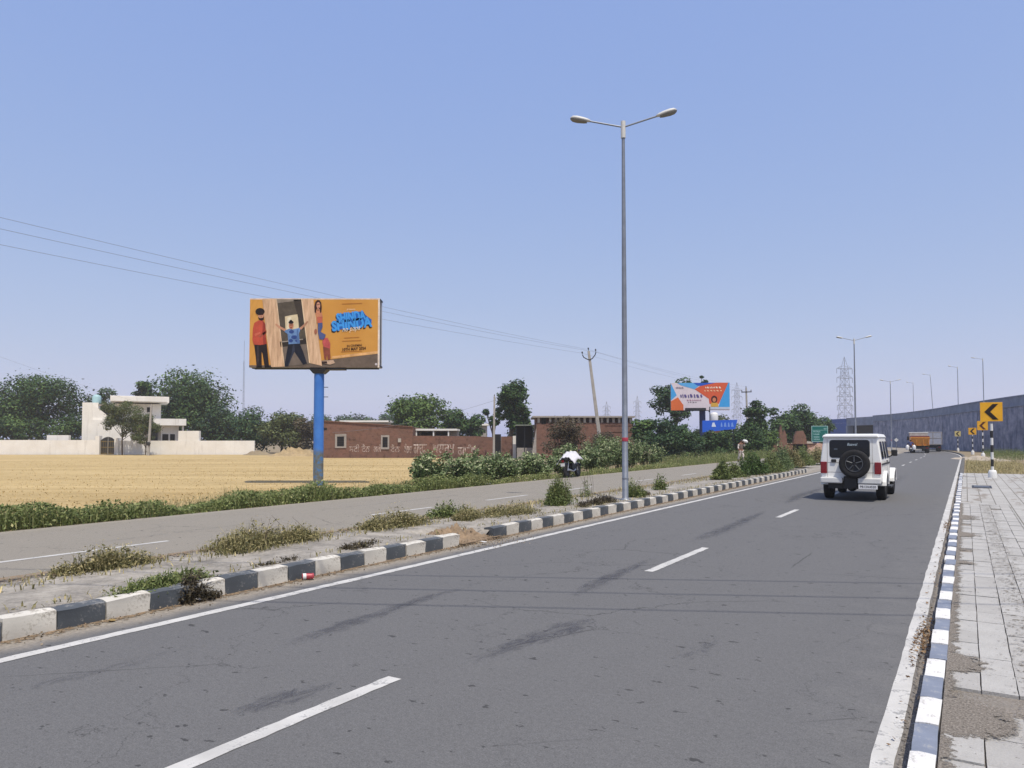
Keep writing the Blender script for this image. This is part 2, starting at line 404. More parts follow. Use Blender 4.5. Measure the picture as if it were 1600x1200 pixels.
M['leaf_tip'] = leafmat('weed_straw_tip', (0.085, 0.09, 0.035, 1), (0.29, 0.255, 0.115, 1), (0.60, 0.50, 0.27, 1), 0.25)
def murky_wall():
    g = NT('flyover_concrete'); co = g.coords(); st = g.noise(0.9, 6, g.coords((1.6, 1.6, 0.10)), 0.7); n = g.noise(0.6, 8, co, 0.75); n2 = g.noise(1.3, 6, g.coords((1, 1, .6)), 0.75)
    c = g.ramp(n, [(0.36, (0.10, 0.125, 0.19, 1)), (0.64, (0.34, 0.35, 0.43, 1))])
    c = g.mix(g.ramp(st, [(0.5, (0, 0, 0, 1)), (0.66, (.8, .8, .8, 1))]), c, (0.045, 0.06, 0.105, 1))
    c = g.mix(g.ramp(n2, [(0.55, (0, 0, 0, 1)), (0.7, (.5, .5, .5, 1))]), c, (0.46, 0.46, 0.50, 1))
    g.col(c); return g.set(0.95, 0, 0.15)
M['wall_mural'] = murky_wall()
M['parapet'] = simple('parapet_concrete', (0.20, 0.235, 0.31, 1), 0.9, var=0.3, scale=0.8)
M['blue_wall'] = simple('blue_painted_wall', (0.05, 0.10, 0.30, 1), 0.85, var=0.3, scale=0.8)
def flat(name, rgb, k=0.9, rough=0.6, var=0.08): return simple('print_' + name, mul(lin(*rgb), k), rough, 0, 0.25, var=var, scale=3.0)

# ------------------------------------------------------------------ the setting: ground, roads, kerbs, field
ROT = (0, 0, -RD)
def strip(t0, t1, ss, z, cols=1, zf=None):
    """sheet in road coordinates (t, s) between two edges (numbers or functions of s)"""
    f0 = t0 if callable(t0) else (lambda s: t0); f1 = t1 if callable(t1) else (lambda s: t1)
    mb = MB(); vs_ = []; n = cols + 1
    for s in ss:
        for k in range(n):
            t = f0(s) + (f1(s) - f0(s)) * k / cols
            vs_.append((t + bend(s), s, z if zf is None else zf(t, s)))
    fs = [(i * n + k, i * n + k + 1, (i + 1) * n + k + 1, (i + 1) * n + k) for i in range(len(ss) - 1) for k in range(cols)]
    return mb.add(vs_, fs)
def frange(a, b, st):
    n = max(1, int(round((b - a) / st))); return [a + (b - a) * i / n for i in range(n + 1)]
S_ALL = frange(-30, 80, 10) + frange(84, 190, 4)

# one ground sheet out to the horizon: level with the road on the right, 0.4 m lower on the field side
mb = MB(); prof = [(-9000, -.45), (-900, -.42), (-120, -.42), (-19.0, -.42), (-15.9, -.03), (12, -.03), (120, -.05), (9000, -.05)]
ss = [-400, -100, -30, 0, 30, 60, 90, 130, 200, 400, 1000, 9000]; n = len(prof)
mb.add([(t, s, z) for s in ss for t, z in prof], [(i * n + k, i * n + k + 1, (i + 1) * n + k + 1, (i + 1) * n + k) for i in range(len(ss) - 1) for k in range(n - 1)])
ground = tag(mb.build('ground', M['earth'], rot=ROT), 'dry brown earth either side of the two roads', 'ground', kind='structure')

main_road = tag(strip(-7.25, -0.2, S_ALL, 0.0).build('main_road', M['asphalt'], rot=ROT), 'grey worn asphalt carriageway the white jeep drives on', 'road', kind='structure')
far_road = tag(strip(-15.5, -9.3, S_ALL, 0.0).build('service_road', M['asphalt_l'], rot=ROT), 'pale grey carriageway beyond the planted median', 'road', kind='structure')

# painted lines: ragged-edged sheets 4 mm above the asphalt
rnd = random.Random(3)
def painted(name, t0, t1, s0, s1, parent, jag=0.008, st=0.12):
    ss_ = frange(s0, s1, st) if s1 - s0 < 60 else frange(s0, 40, st) + frange(40.5, s1, 1.5)
    vs_ = []
    for s in ss_:
        vs_ += [(t0 + rnd.uniform(-jag, jag) + bend(s), s, 0.004), (t1 + rnd.uniform(-jag, jag) + bend(s), s, 0.004)]
    fs = [(2 * i, 2 * i + 1, 2 * i + 3, 2 * i + 2) for i in range(len(ss_) - 1)]
    return MB().add(vs_, fs).build(name, M['line'], parent)
painted('edge_line', -6.585, -6.455, -12, 150, main_road)
for a, b in ((-5.7, -3.3), (1.75, 4.2), (9.28, 11.78), (17.15, 19.3)):
    painted('lane_dash', -3.66, -3.54, a, b, main_road, 0.006, 0.1)
for k in range(14): painted('lane_dash', -3.66, -3.54, 24.6 + 7.5 * k, 26.9 + 7.5 * k, main_road, 0.006, 0.5)
for a, b in ((-3, -.6), (4.6, 7.73), (12.8, 15.1), (17.6, 19.9), (22.6, 24.6)):
    painted('lane_dash', -11.76, -11.65, a, b, far_road, 0.006, 0.2)
for k in range(8): painted('lane_dash', -11.76, -11.65, 28.6 + 6.0 * k, 30.8 + 6.0 * k, far_road, 0.006, 0.5)
painted('edge_line', -0.478, -0.36, -6, 120, main_road, 0.007, 0.23)

# tar stains: long soft blotches on the worn wheel tracks
def tar_mat():
    g = NT('tar_stain'); co = g.coords((1, .4, 1)); at = g.n('ShaderNodeAttribute', attribute_name='a')
    n = g.math('ADD', g.math('MULTIPLY', g.noise(9, 7, co, 0.8, 1.2), 0.75), g.math('MULTIPLY', g.noise(70, 3, g.coords()), 0.25))
    f = g.math('MULTIPLY', g.math('SUBTRACT', g.math('ADD', at.outputs['Fac'], g.math('MULTIPLY', n, 3.2)), 2.0), 1.6, True)
    g.col((0.060, 0.062, 0.078, 1)); g.set(0.8, 0, 0.25)
    tr = g.n('ShaderNodeBsdfTransparent'); ms = g.n('ShaderNodeMixShader')
    g.l(g.math('MULTIPLY', f, 0.5), ms.inputs[0]); g.l(tr.outputs[0], ms.inputs[1]); g.l(g.b.outputs[0], ms.inputs[2]); g.l(ms.outputs[0], g.out.inputs[0])
    return g.m
M['tar'] = tar_mat()
def stain(pts, w, parent, peak=0.75):
    """pts: (t, s, relative width)"""
    fine = []
    for (a, b) in zip(pts[:-1], pts[1:]):
        for k in range(8): fine.append([a[i] + (b[i] - a[i]) * k / 8 for i in range(3)])
    fine.append(list(pts[-1])); cols = 6; V = []; A = []; N = len(fine)
    for i, (t, s, r) in enumerate(fine):
        for k in range(cols + 1):
            q = k / cols * 2 - 1
            V.append((t + q * w * r * 1.35, s + 0.0, 0.002)); A.append(peak * (1 - q * q) * min(1.0, 4 * i / N, 4 * (N - 1 - i) / N) ** .5)
    Q = [(i * (cols + 1) + k, i * (cols + 1) + k + 1, (i + 1) * (cols + 1) + k + 1, (i + 1) * (cols + 1) + k) for i in range(N - 1) for k in range(cols)]
    me = bpy.data.meshes.new('tar_stain'); me.from_pydata(V, [], Q)
    at = me.attributes.new('a', 'FLOAT', 'POINT'); at.data.foreach_set('value', np.array(A, np.float32))
    return link('tar_stain', me, M['tar'], parent)
stain([(-4.95, 4.2, .5), (-5.0, 5.0, 1.2), (-5.08, 6.0, .9), (-5.1, 7.6, .5)], 0.13, main_road)
stain([(-3.35, 4.6, .5), (-3.3, 5.4, .9), (-3.18, 6.1, 1.3), (-3.2, 6.7, .8)], 0.15, main_road)
stain([(-3.75, 7.2, .5), (-3.85, 8.2, 1.1), (-3.9, 9.3, .8), (-3.95, 10.6, .4)], 0.14, main_road)
stain([(-4.05, 12.0, .6), (-4.0, 14.0, 1.2), (-4.1, 16.5, 1.0), (-4.2, 19.0, .5)], 0.17, main_road)
stain([(-4.15, 20.5, .6), (-4.4, 24, 1.2), (-4.4, 30, .8)], 0.2, main_road)
stain([(-1.95, 5.55, .6), (-1.92, 6.0, 1.3), (-1.95, 6.6, .6)], 0.13, main_road, 0.5)
stain([(-4.0, 3.05, .6), (-3.95, 3.5, 1.4), (-3.9, 3.95, .5)], 0.12, main_road, 0.7)
stain([(-5.7, 2.4, .6), (-5.6, 3.2, 1.2), (-5.6, 4.2, .5)], 0.11, main_road, 0.5)
stain([(-2.4, 26, .6), (-2.5, 34, 1.2), (-2.5, 44, .6)], 0.25, main_road, 0.5)
stain([(-12.4, 6.0, .6), (-12.6, 8.2, 1.0), (-12.7, 11, .5)], 0.16, far_road, 0.45)
stain([(-13.6, 12.0, .6), (-13.5, 16.2, 1.0), (-13.6, 21, .5)], 0.2, far_road, 0.45)

# the median: dusty concrete strip, two runs of painted kerb blocks with a broken gap between them
def med_z(t, s): return 0.15 + 0.012 * math.sin(s * 1.7 + t * 3) + (-.13 if 9.95 < s < 10.85 and t > -8.1 else 0) - (.14 if s > 41 else 0)
median = strip(-9.38, -7.2, frange(-12, 16, .22) + frange(17, 90, 3), 0, 8, med_z)
for sgn in (-9.38,):
    ss = frange(-12, 90, 3); b = []
    for s in ss: b += [(sgn, s, -.05), (sgn, s, .15 if s < 41 else .01)]
    median.add(b, [(2 * i, 2 * i + 1, 2 * i + 3, 2 * i + 2) for i in range(len(ss) - 1)])
median = tag(median.build('median_strip', M['concrete'], rot=ROT), 'dusty concrete strip between the two carriageways', 'median', kind='structure')

def block_mesh(L, W, H, seed, chip=0.012):
    """kerb stone with rounded, chipped edges; origin at its near lower roadside corner, x inward"""
    r = random.Random(seed); bm = bmesh.new(); bmesh.ops.create_cube(bm, size=1.0)
    for v in bm.verts: v.co = Vector(((v.co.x + .5) * W, (v.co.y + .5) * L, (v.co.z + .5) * H))
    bmesh.ops.subdivide_edges(bm, edges=bm.edges[:], cuts=2, use_grid_fill=True)
    for v in bm.verts:
        if v.co.z > 0.01: v.co += Vector((r.uniform(-.45, .45), r.uniform(-.25, .25), r.uniform(-.7, .3))) * chip
        if v.co.z > H - .03 and (v.co.x > W - .02 or v.co.x < .02): v.co.z -= chip * .7
    for f in bm.faces: f.smooth = True
    for e in bm.edges:
        if len(e.link_faces) == 2 and e.calc_face_angle(0) > .7: e.smooth = False
    me = bpy.data.meshes.new('kerb_block'); bm.to_mesh(me); bm.free(); return me
def kerb_run(name, label, t_in, s0, s1, L, W, H, mats, z0=0.0, chip=0.012, seed=0, tfun=None, flip=False):
    r = random.Random(seed)
    core = strip(t_in + .03, t_in + W - .02, [s0 + .02, s1 - .02], z0 + H - .03)
    core.box(t_in + .03, t_in + W - .02, s0 + .02, s1 - .02, z0 - .02, z0 + H - .035)
    k = tag(core.build(name, M['concrete'], rot=ROT), label, 'kerb', kind='structure')
    sets = []
    for m in mats:
        sets.append([block_mesh(L - .008, W, H, seed * 31 + i + 7 * len(sets), chip) for i in range(5)])
        for me in sets[-1]: me.materials.append(m)
    i = 0; s = s0
    while s + L <= s1 + .01:
        o = link('kerb_block', r.choice(sets[i % 2]), None, k)
        o.location = (t_in + r.uniform(-.01, .01), s, z0 + r.uniform(-.012, .004)); o.rotation_euler = (r.uniform(-.012, .012), r.uniform(-.02, .02), r.uniform(-.012, .012))
        i += 1; s += L
    return k
kerb_run('median_kerb', 'chipped black and white kerb of the median, before the broken gap', -7.31, 1.36, 9.9, .4495, .2, .2, (M['kerb_white'], M['kerb_black']), seed=2, chip=.016)
kerb_run('median_kerb', 'black and white kerb of the median, running on past the lamp post', -7.31, 10.92, 41.2, .445, .2, .2, (M['kerb_black'], M['kerb_white']), seed=5, chip=.013)
rk = kerb_run('footpath_kerb', 'blue-grey and white painted kerb edging the paved footpath', -0.268, 1.02, 41.0, .476, .115, .15, (M['kerb_white_r'], M['kerb_blue_r']), seed=9, chip=.004)
ss = frange(41, 80, 6) + frange(82, 165, 3)
kb = MB(); ring = [(-.30, -.03), (-.30, .14), (-.12, .14), (-.12, -.03)]
vv = [(t + bend(s), s, z) for s in ss for t, z in ring]
kb.add(vv, [(i * 4 + k, i * 4 + k + 1, i * 4 + k + 5, i * 4 + k + 4) for i in range(len(ss) - 1) for k in range(3)])
tag(kb.build('far_kerb', simple('kerb_grimy', (0.12, 0.115, 0.105, 1), 0.9, var=0.4, scale=2), rot=ROT), 'grimy unpainted kerb following the bend below the flyover wall', 'kerb', kind='structure')

# footpath: gravelly bed with pale concrete pavers on it, some lost under dirt
def gravel():
    g = NT('grey_gravel'); co = g.coords(); n = g.noise(70, 5, co, 0.7); n2 = g.noise(4, 4, co)
    c = g.ramp(n, [(0.32, (0.09, 0.08, 0.07, 1)), (0.5, (0.25, 0.225, 0.195, 1)), (0.7, (0.44, 0.41, 0.37, 1))])
    c = g.mix(0.35, c, g.ramp(n2, [(0.3, (0.2, 0.18, 0.15, 1)), (0.7, (0.36, 0.31, 0.26, 1))]))
    g.col(c); g.bump(n, 0.8, 0.02); return g.set(0.95, 0, 0.15)
M['gravel'] = gravel()
fp = strip(-.16, 3.4, frange(-8, 41.4, 2.5), .118, 3)
fp = tag(fp.build('footpath', M['gravel'], rot=ROT), 'paved footpath with gravelly dirt along the striped kerb', 'footpath', kind='structure')
def paver_mat():
    g = NT('paver_concrete'); oi = g.n('ShaderNodeObjectInfo'); co = g.coords()
    n = g.noise(6, 5, co, 0.6); n2 = g.noise(90, 3, co)
    c = g.ramp(n, [(0.3, (0.345, 0.335, 0.315, 1)), (0.7, (0.44, 0.43, 0.405, 1))])
    c = g.mix(0.25, c, g.ramp(n2, [(0.3, (0.25, 0.24, 0.22, 1)), (0.7, (0.55, 0.54, 0.5, 1))]))
    c = g.mix(g.math('MULTIPLY', oi.outputs['Random'], 0.28), c, (0.22, 0.205, 0.185, 1))
    hole = g.noise(38, 2, co); c = g.mix(g.ramp(hole, [(.70, (0, 0, 0, 1)), (.73, (.8, .8, .8, 1))]), c, (.1, .095, .085, 1))
    g.col(c); g.bump(n2, 0.4, 0.01); return g.set(0.9, 0, 0.2)
M['paver'] = paver_mat()
def paver_mesh(w, l, seed):
    r = random.Random(seed); mb = MB(); g = 0.0015; z = 0.02
    pts = []
    m = 4
    for k in range(m): pts.append((g + r.uniform(0, .004), g + (l - 2 * g) * (m - 1 - k) / (m - 1)))     # left edge, top to bottom
    bot = [(w * k / 3, g + r.uniform(0, .003)) for k in (1, 2)]
    pts += bot
    for k in range(m): pts.append((w - g - r.uniform(0, .004), g + (l - 2 * g) * k / (m - 1)))
    pts += [(w * k / 3, l - g - r.uniform(0, .003)) for k in (2, 1)]
    mb.prism(pts, -.02, z, 'z'); me = mb.mesh('paver'); me.materials.append(M['paver']); return me
pm = [paver_mesh(.20, .42, i) for i in range(6)]
pr = random.Random(8); s = 1.0
lost = lambda t, s: (abs(s - 5.35) < .28 and t < .45) or (abs(s - 6.2) < .12 and t < .1)
row = 0
while s < 22:
    for kcol in range(5):
        t = -.148 + .20 * kcol
        if lost(t, s) : continue
        if pr.random() < .03: continue
        o = link('paver', pr.choice(pm), None, fp); o.location = (t, s, .118 + pr.uniform(-.004, .006)); o.rotation_euler = (pr.uniform(-.006, .006), pr.uniform(-.008, .008), pr.uniform(-.006, .006))
    s += .422; row += 1
# the paving beyond, too far to pick apart
def pav_far():
    g = NT('paving_far'); co = g.coords((1, 1, 1)); br = g.n('ShaderNodeTexBrick'); g.l(co, br.inputs['Vector']); br.offset = 0
    br.inputs['Scale'].default_value = 1; br.inputs['Brick Width'].default_value = .3; br.inputs['Row Height'].default_value = .425; br.inputs['Mortar Size'].default_value = .012
    br.inputs['Color1'].default_value = (.40, .39, .365, 1); br.inputs['Color2'].default_value = (.345, .335, .31, 1); br.inputs['Mortar'].default_value = (.16, .15, .13, 1)
    n = g.noise(1.1, 6, g.coords((1.5, .5, 1)), .65)
    g.col(g.mix(g.ramp(n, [(.55, (0, 0, 0, 1)), (.6, (.9, .9, .9, 1))]), br.outputs[0], (.23, .205, .175, 1))); return g.set(.9, 0, .2)
strip(-.14, 3.3, frange(21.6, 41.2, 2.45), .135, 1).build('far_paving', pav_far(), fp)
strip(.86, 3.3, frange(-7, 21.6, 2.45), .135, 1).build('outer_paving', pav_far(), fp)
# dirt drifts lying over the pavers along the kerb
def dirt_mat(name='dirt_drift', cols=((.085, .075, .062, 1), (.215, .19, .16, 1), (.40, .36, .31, 1))):
    g = NT(name); co = g.coords(); at = g.n('ShaderNodeAttribute', attribute_name='a')
    n = g.math('ADD', g.math('MULTIPLY', g.noise(14, 5, co, .7), .75), g.math('MULTIPLY', g.noise(60, 3, co), .25))
    f = g.math('MULTIPLY', g.math('SUBTRACT', g.math('ADD', at.outputs['Fac'], n), .92), 14.0, True)
    s_ = g.noise(75, 4, co, .7); g.col(g.ramp(s_, [(.3, cols[0]), (.5, cols[1]), (.7, cols[2])])); g.set(.95, 0, .1); g.bump(s_, .8, .02)
    tr = g.n('ShaderNodeBsdfTransparent'); ms = g.n('ShaderNodeMixShader')
    g.l(f, ms.inputs[0]); g.l(tr.outputs[0], ms.inputs[1]); g.l(g.b.outputs[0], ms.inputs[2]); g.l(ms.outputs[0], g.out.inputs[0]); return g.m
M['drift'] = dirt_mat()
M['earth_drift'] = dirt_mat('earth_drift', ((.12, .085, .052, 1), (.27, .195, .125, 1), (.40, .305, .21, 1)))
def drift(name, t0, t1, s0, s1, z, peak, parent, falloff='t0', st=.1, cols=8, mat='drift'):
    ss_ = frange(s0, s1, st); V = []; A = []
    for i, s_ in enumerate(ss_):
        for k in range(cols + 1):
            q = k / cols; V.append((t0 + (t1 - t0) * q, s_, z))
            e = min(1, i * st / .35, (len(ss_) - 1 - i) * st / .35)
            A.append(peak * ((1 - q) if falloff == 't0' else 1 - (2 * q - 1) ** 2) * e)
    Q = [(i * (cols + 1) + k, i * (cols + 1) + k + 1, (i + 1) * (cols + 1) + k + 1, (i + 1) * (cols + 1) + k) for i in range(len(ss_) - 1) for k in range(cols)]
    me = bpy.data.meshes.new(name); me.from_pydata(V, [], Q)
    at = me.attributes.new('a', 'FLOAT', 'POINT'); at.data.foreach_set('value', np.array(A, np.float32))
    o = link(name, me, M[mat], parent); o['kind'] = 'stuff'; return o
drift('dirt_drift', -.15, .08, 2.0, 22, .1465, .58, fp)
drift('dirt_drift', -.1, .9, 2.0, 22, .1462, .40, fp, 'mid')
drift('dirt_drift', -.15, .9, 7.6, 8.1, .147, .55, fp)
drift('dirt_drift', -.15, .9, 12.4, 13.0, .147, .62, fp)
drift('dirt_drift', -.15, .9, 17.0, 18.6, .147, .6, fp)
drift('dirt_drift', -.15, .42, 5.75, 6.75, .1475, .72, fp)
drift('dirt_drift', -.15, .6, 4.5, 5.6, .1475, .85, fp)
drift('dirt_drift', -.15, .5, 8.9, 9.5, .1475, .62, fp)
drift('dirt_drift', -.15, .5, 10.9, 11.7, .1475, .7, fp)
drift('dirt_drift', -.15, .6, 14, 15.2, .1475, .7, fp)
drift('gutter_dirt', -.262, -.42, 1.5, 40, .006, .95, main_road, 't0', .2, 6)
drift('kerb_dust', -7.12, -6.5, 1.5, 40, .006, .52, main_road, 't0', .2, 6, 'earth_drift')
drift('median_dirt', -9.36, -8.0, -2, 41, .175, .50, median, 't0', .2, 10, 'earth_drift')
drift('median_dirt', -7.35, -8.2, -2, 41, .177, .42, median, 't0', .2, 8)
drift('spilled_earth', -7.95, -6.6, 9.5, 11.4, .036, 1.35, main_road, 't0', .1, 10, 'earth_drift')

# the ripe field
fld = MB()
fx = [(-18.3, -25), (-18.3, 24)]
P = [road(t, s) for t, s in fx] + [Vector((-7.5, 83.6, 0)), Vector((-21.5, 83.6, 0)), Vector((-24, 101.5, 0)), Vector((-140, 101.5, 0)), Vector((-140, -10, 0))]
fld.add([(p.x, p.y, -.39) for p in P], [tuple(range(len(P)))])
field = tag(fld.build('wheat_field', M['field']), 'golden stubble field in front of the white house', 'field', kind='structure')

# ------------------------------------------------------------------ buildings and other large structures
def box_part(name, mat, parent, *b, bevel=0.0):
    return MB().box(*b).build(name, mat, parent, bevel=bevel)

# flyover: retaining wall on a curve, parapet with ledges, underpass mouth
WP = [(56.5, 66.0), (61.2, 86.5), (64.9, 100.0), (69.0, 113.0), (73.3, 126.0), (77.6, 141.0), (81.0, 156.0), (82.4, 168.0)]
def catmull(P, n=6):
    out = []
    for i in range(len(P) - 1):
        p0, p1, p2, p3 = (Vector((*P[max(0, min(len(P) - 1, j))], 0)) for j in (i - 1, i, i + 1, i + 2))
        for k in range(n):
            u = k / n
            out.append(0.5 * ((2 * p1) + (p2 - p0) * u + (2 * p0 - 5 * p1 + 4 * p2 - p3) * u * u + (3 * p1 - p0 - 3 * p2 + p3) * u ** 3))
    out.append(Vector((*P[-1], 0))); return out
WC = catmull(WP)
def along(C, prof):
    """closed profile (outward offset from the road-side face, z) swept along a plan curve"""
    mb = MB(); V = []; n = len(prof)
    for i, p in enumerate(C):
        d = (C[min(i + 1, len(C) - 1)] - C[max(i - 1, 0)]).normalized(); nn = Vector((d.y, -d.x, 0))
        V += [p + nn * o + Vector((0, 0, z)) for o, z in prof]
    F = [(i * n + k, i * n + (k + 1) % n, (i + 1) * n + (k + 1) % n, (i + 1) * n + k) for i in range(len(C) - 1) for k in range(n)]
    F += [tuple(range(n)), tuple(range((len(C) - 1) * n, len(C) * n))[::-1]]
    return mb.add(V, F)
fly = tag(along(WC, [(0, -.2), (0, 5.75), (9, 5.75), (9, -.2)]).build('flyover', M['wall_mural']), 'long stained blue-grey flyover wall curving behind the trucks', 'flyover')
along(WC, [(-.10, 5.76), (-.10, 5.98), (.34, 5.98), (.34, 5.76)]).build('ledge', M['parapet'], fly)
along(WC, [(0.0, 5.99), (0.0, 6.95), (.22, 6.95), (.22, 5.99)]).build('parapet', M['parapet'], fly)
along(WC, [(-.06, 6.96), (-.06, 7.12), (.28, 7.12), (.28, 6.96)]).build('coping', M['parapet'], fly)
along(WC, [(8.78, 5.76), (8.78, 6.9), (9.0, 6.9), (9.0, 5.76)]).build('far_parapet', M['parapet'], fly)
# the span beyond the wall's end: deck on dark mouth, blue abutment
U0 = WC[-1]; U1 = Vector((82.0, 180.5, 0)); U2 = Vector((80.0, 196.0, 0))
def slab(name, a, b, o0, o1, z0, z1, mat):
    d = (b - a).normalized(); nn = Vector((d.y, -d.x, 0)); q = [a + nn * o0, b + nn * o0, b + nn * o1, a + nn * o1]
    return MB().hexa([(p.x, p.y, z0) for p in q], [(p.x, p.y, z1) for p in q]).build(name, mat, fly)
slab('deck_span', U0, U1, .02, 9, 5.0, 6.9, M['parapet'])
slab('mouth_back', U0, U1, 2.0, 8.5, -.2, 4.98, M['void'])
slab('abutment', U1, U2, .0, 9, -.2, 5.7, M['blue_wall'])
slab('abutment_parapet', U1, U2, -.08, .22, 5.72, 6.75, M['blue_wall'])
slab('abutment_pier', U1 + Vector((-.1, -1.0, 0)), U1 + Vector((0, .0, 0)), -.12, 1.2, -.2, 4.98, M['parapet'])

# white house with its own wall, gate, tank
HY = 104.0
def hx(px): return bx(px, HY)
def hzz(py): return hz(py, HY)
house = tag(empty('white_house', (hx(200), HY, -.4)), 'whitewashed two-storey house with flat roof slabs beyond the field', 'house')
def hb(name, mat, x0, x1, y0, y1, t, b, p=house, bevel=0):
    o = Vector((hx(200), HY, -.4))
    return MB().box(hx(x0) - o.x, hx(x1) - o.x, y0, y1, (hzz(b) if b is not None else -.4) - o.z, hzz(t) - o.z).build(name, mat, p, bevel=bevel)
W_ = M['white_wall']
hb('ground_floor_wall', W_, 142, 205, 4.0, 12, 655, None)
hb('stair_wall', W_, 127, 152, 4.4, 11.5, 628, None)
hb('upper_wall', W_, 176, 254, 4.5, 11, 628.5, 655.2)
house.rotation_euler = (0, 0, R(27.4)); house.scale = (.886, 1, 1)          # the house front faces the road bend, square to this view of it
o_ = Vector((hx(200), HY, -.4))
MB().prism([(hx(143.2) - o_.x, hzz(630) - o_.z), (hx(148) - o_.x, hzz(634) - o_.z), (hx(175.8) - o_.x, hzz(655) - o_.z), (hx(143.2) - o_.x, hzz(655) - o_.z)], 4.2, 4.5).build('stair_parapet', W_, house)
hb('upper_landing_back', M['plaster'], 148, 175.5, 7.5, 7.8, 640, 655.3)
hb('roof_slab', W_, 171, 266.5, 2.6, 12, 617, 626.5)
hb('roof_fascia', W_, 171, 262, 2.5, 2.59, 618, 625.5)
hb('porch_wall', W_, 205.3, 254, 6.5, 12, 655.5, None)
hb('porch_slab', W_, 240, 295.5, 1.8, 11, 653, 663.8)
hb('side_wall', W_, 254.3, 284, 3.2, 11, 664, None)
hb('porch_column', W_, 289, 292, 2.2, 2.8, 664, None)
def hwin(x0, x1, t, b, y):
    w = hb('window', M['void'], x0, x1, y - .06, y, t, b)
    return w
hwin(230.5, 236, 634, 642, 4.49); hwin(256.5, 266.5, 678, 688.5, 3.19); hwin(269.5, 277.5, 678, 688.5, 3.19)
hb('door', M['glass'], 238, 250, 6.38, 6.49, 668, 690)
hwin(157, 168, 637, 647, 7.49)
hb('roof_railing', M['plaster'], 150, 172, 4.55, 4.7, 630.5, 633)
# garden wall: two runs, taller bay
gw = tag(empty('garden_wall', (hx(200), HY - 2, -.4)), 'low whitewashed boundary wall along the far edge of the field', 'wall')
def gb(name, x0, x1, t, y0=-.15, y1=.15, mat=W_):
    return MB().box(hx(x0) - hx(200), hx(x1) - hx(200), y0, y1, -.05, hzz(t) + .4).build(name, mat, gw)
gb('wall_run', -60, 164, 687.5); gb('wall_run', 193.5, 406, 688.5); gb('raised_bay', 289.5, 321, 673.5, -.12, .5)
gb('gate_post', 163.9, 170.3, 681, -.35, .35); gb('gate_post', 187.5 + 5.6, 199, 684.5, -.35, .35); gb('back_shed', 77, 111, 680, 1.5, 2.0)
gate = tag(empty('metal_gate', (hx(181.5), HY - 2, -.35)), 'dark arched double-leaf metal gate with brass trim in the white wall', 'gate')
M['brass'] = simple('gate_brass', (0.22, 0.16, 0.06, 1), .45, .4, var=.3)
for sg in (-1, 1):
    a = [(0.03 * sg, 0), (0.98 * sg, 0), (0.98 * sg, 1.95), (0.5 * sg, 2.3), (0.03 * sg, 2.42)]
    lf = MB().prism(a, -.03, .03).build('gate_leaf', M['dark'], gate)
    m_ = MB()
    for z in (.06, .9, 1.7): m_.box(min(.05 * sg, .95 * sg), max(.05 * sg, .95 * sg), -.06, -.032, z, z + .12)
    for k in range(4): m_.box(.08 * sg + .27 * k * sg - .025, .08 * sg + .27 * k * sg + .025, -.075, -.061, .1, 1.9)
    m_.build('gate_bars', M['brass'], lf)
tank = tag(MB().lathe([(0, 0), (.58, 0), (.6, .1), (.6, .95), (.52, 1.12), (.28, 1.2), (.28, 1.28), (0, 1.28)], n=20).build('water_tank', simple('cyan_plastic', (0.33, 0.50, 0.52, 1), .5, var=.1), loc=(hx(200) + math.cos(R(27.4)) * (hx(148) - hx(200)) * .886 - math.sin(R(27.4)) * 7, HY + math.sin(R(27.4)) * (hx(148) - hx(200)) * .886 + math.cos(R(27.4)) * 7, hzz(628) + .01)), 'pale cyan plastic water tank on the white house roof', 'water tank')

# brick building with lime lettering
BY = 84.0
def qx(px): return bx(px, BY)
bo = Vector((qx(503), BY, -.4))
brick = tag(empty('brick_building', bo), 'long red brick building with pale hand-painted lettering behind the hedge', 'building')
def bp(px, py): return (qx(px) - bo.x, hz(py, BY) - bo.z)
MB().prism([bp(503, 720), bp(645, 720), bp(645, 667.5), bp(560, 661.5), bp(503, 658)], 0, 7).build('wall', M['brick'], brick)
MB().prism([bp(645.2, 720), bp(771, 720), bp(771, 683), bp(740, 681.5), bp(645.2, 681)], .12, .42).build('low_wall', M['brick'], brick)
MB().prism([bp(783, 720), bp(801, 720), bp(801, 682), bp(783, 682)], .12, .42).build('low_wall', M['brick'], brick)
MB().prism([bp(801.3, 720), bp(808, 720), bp(808, 681), bp(801.3, 681)], -.1, .5).build('white_pillar', M['white_wall'], brick)
box_part('gate_opening', M['void'], brick, qx(771.3) - bo.x, qx(782.7) - bo.x, .3, .5, 0, 2.7)
m_ = MB().prism([bp(503, 658), bp(560, 661.5), bp(645, 667.5), bp(645, 666.2), bp(560, 660.2), bp(503, 656.8)], -.12, .5); m_.build('wall_coping', M['brick2'], brick)
for (x0, x1, t, b, ax0, ax1, at_, ab) in ((524, 541.5, 678, 700, 527, 538, 682, 697.5), (595.5, 608.5, 680, 702, 598, 606, 683, 699)):
    f = MB()
    for r in ((x0, ax0, t, b), (ax1, x1, t, b), (ax0, ax1, t, at_), (ax0, ax1, ab, b)):
        p0 = bp(r[0], r[3]); p1 = bp(r[1], r[2]); f.box(p0[0], p1[0], -.07, -.002, p0[1], p1[1])
    w = f.build('window', M['plaster'], brick)
    p0 = bp(ax0, ab); p1 = bp(ax1, at_)
    box_part('window_pane', M['void'], w, p0[0], p1[0], -.02, -.003, p0[1], p1[1])
    g_ = MB()
    for k in range(1, 4): zz = p0[1] + (p1[1] - p0[1]) * k / 4; g_.box(p0[0], p1[0], -.045, -.025, zz - .02, zz + .02)
    g_.build('window_bars', M['dark'], w)
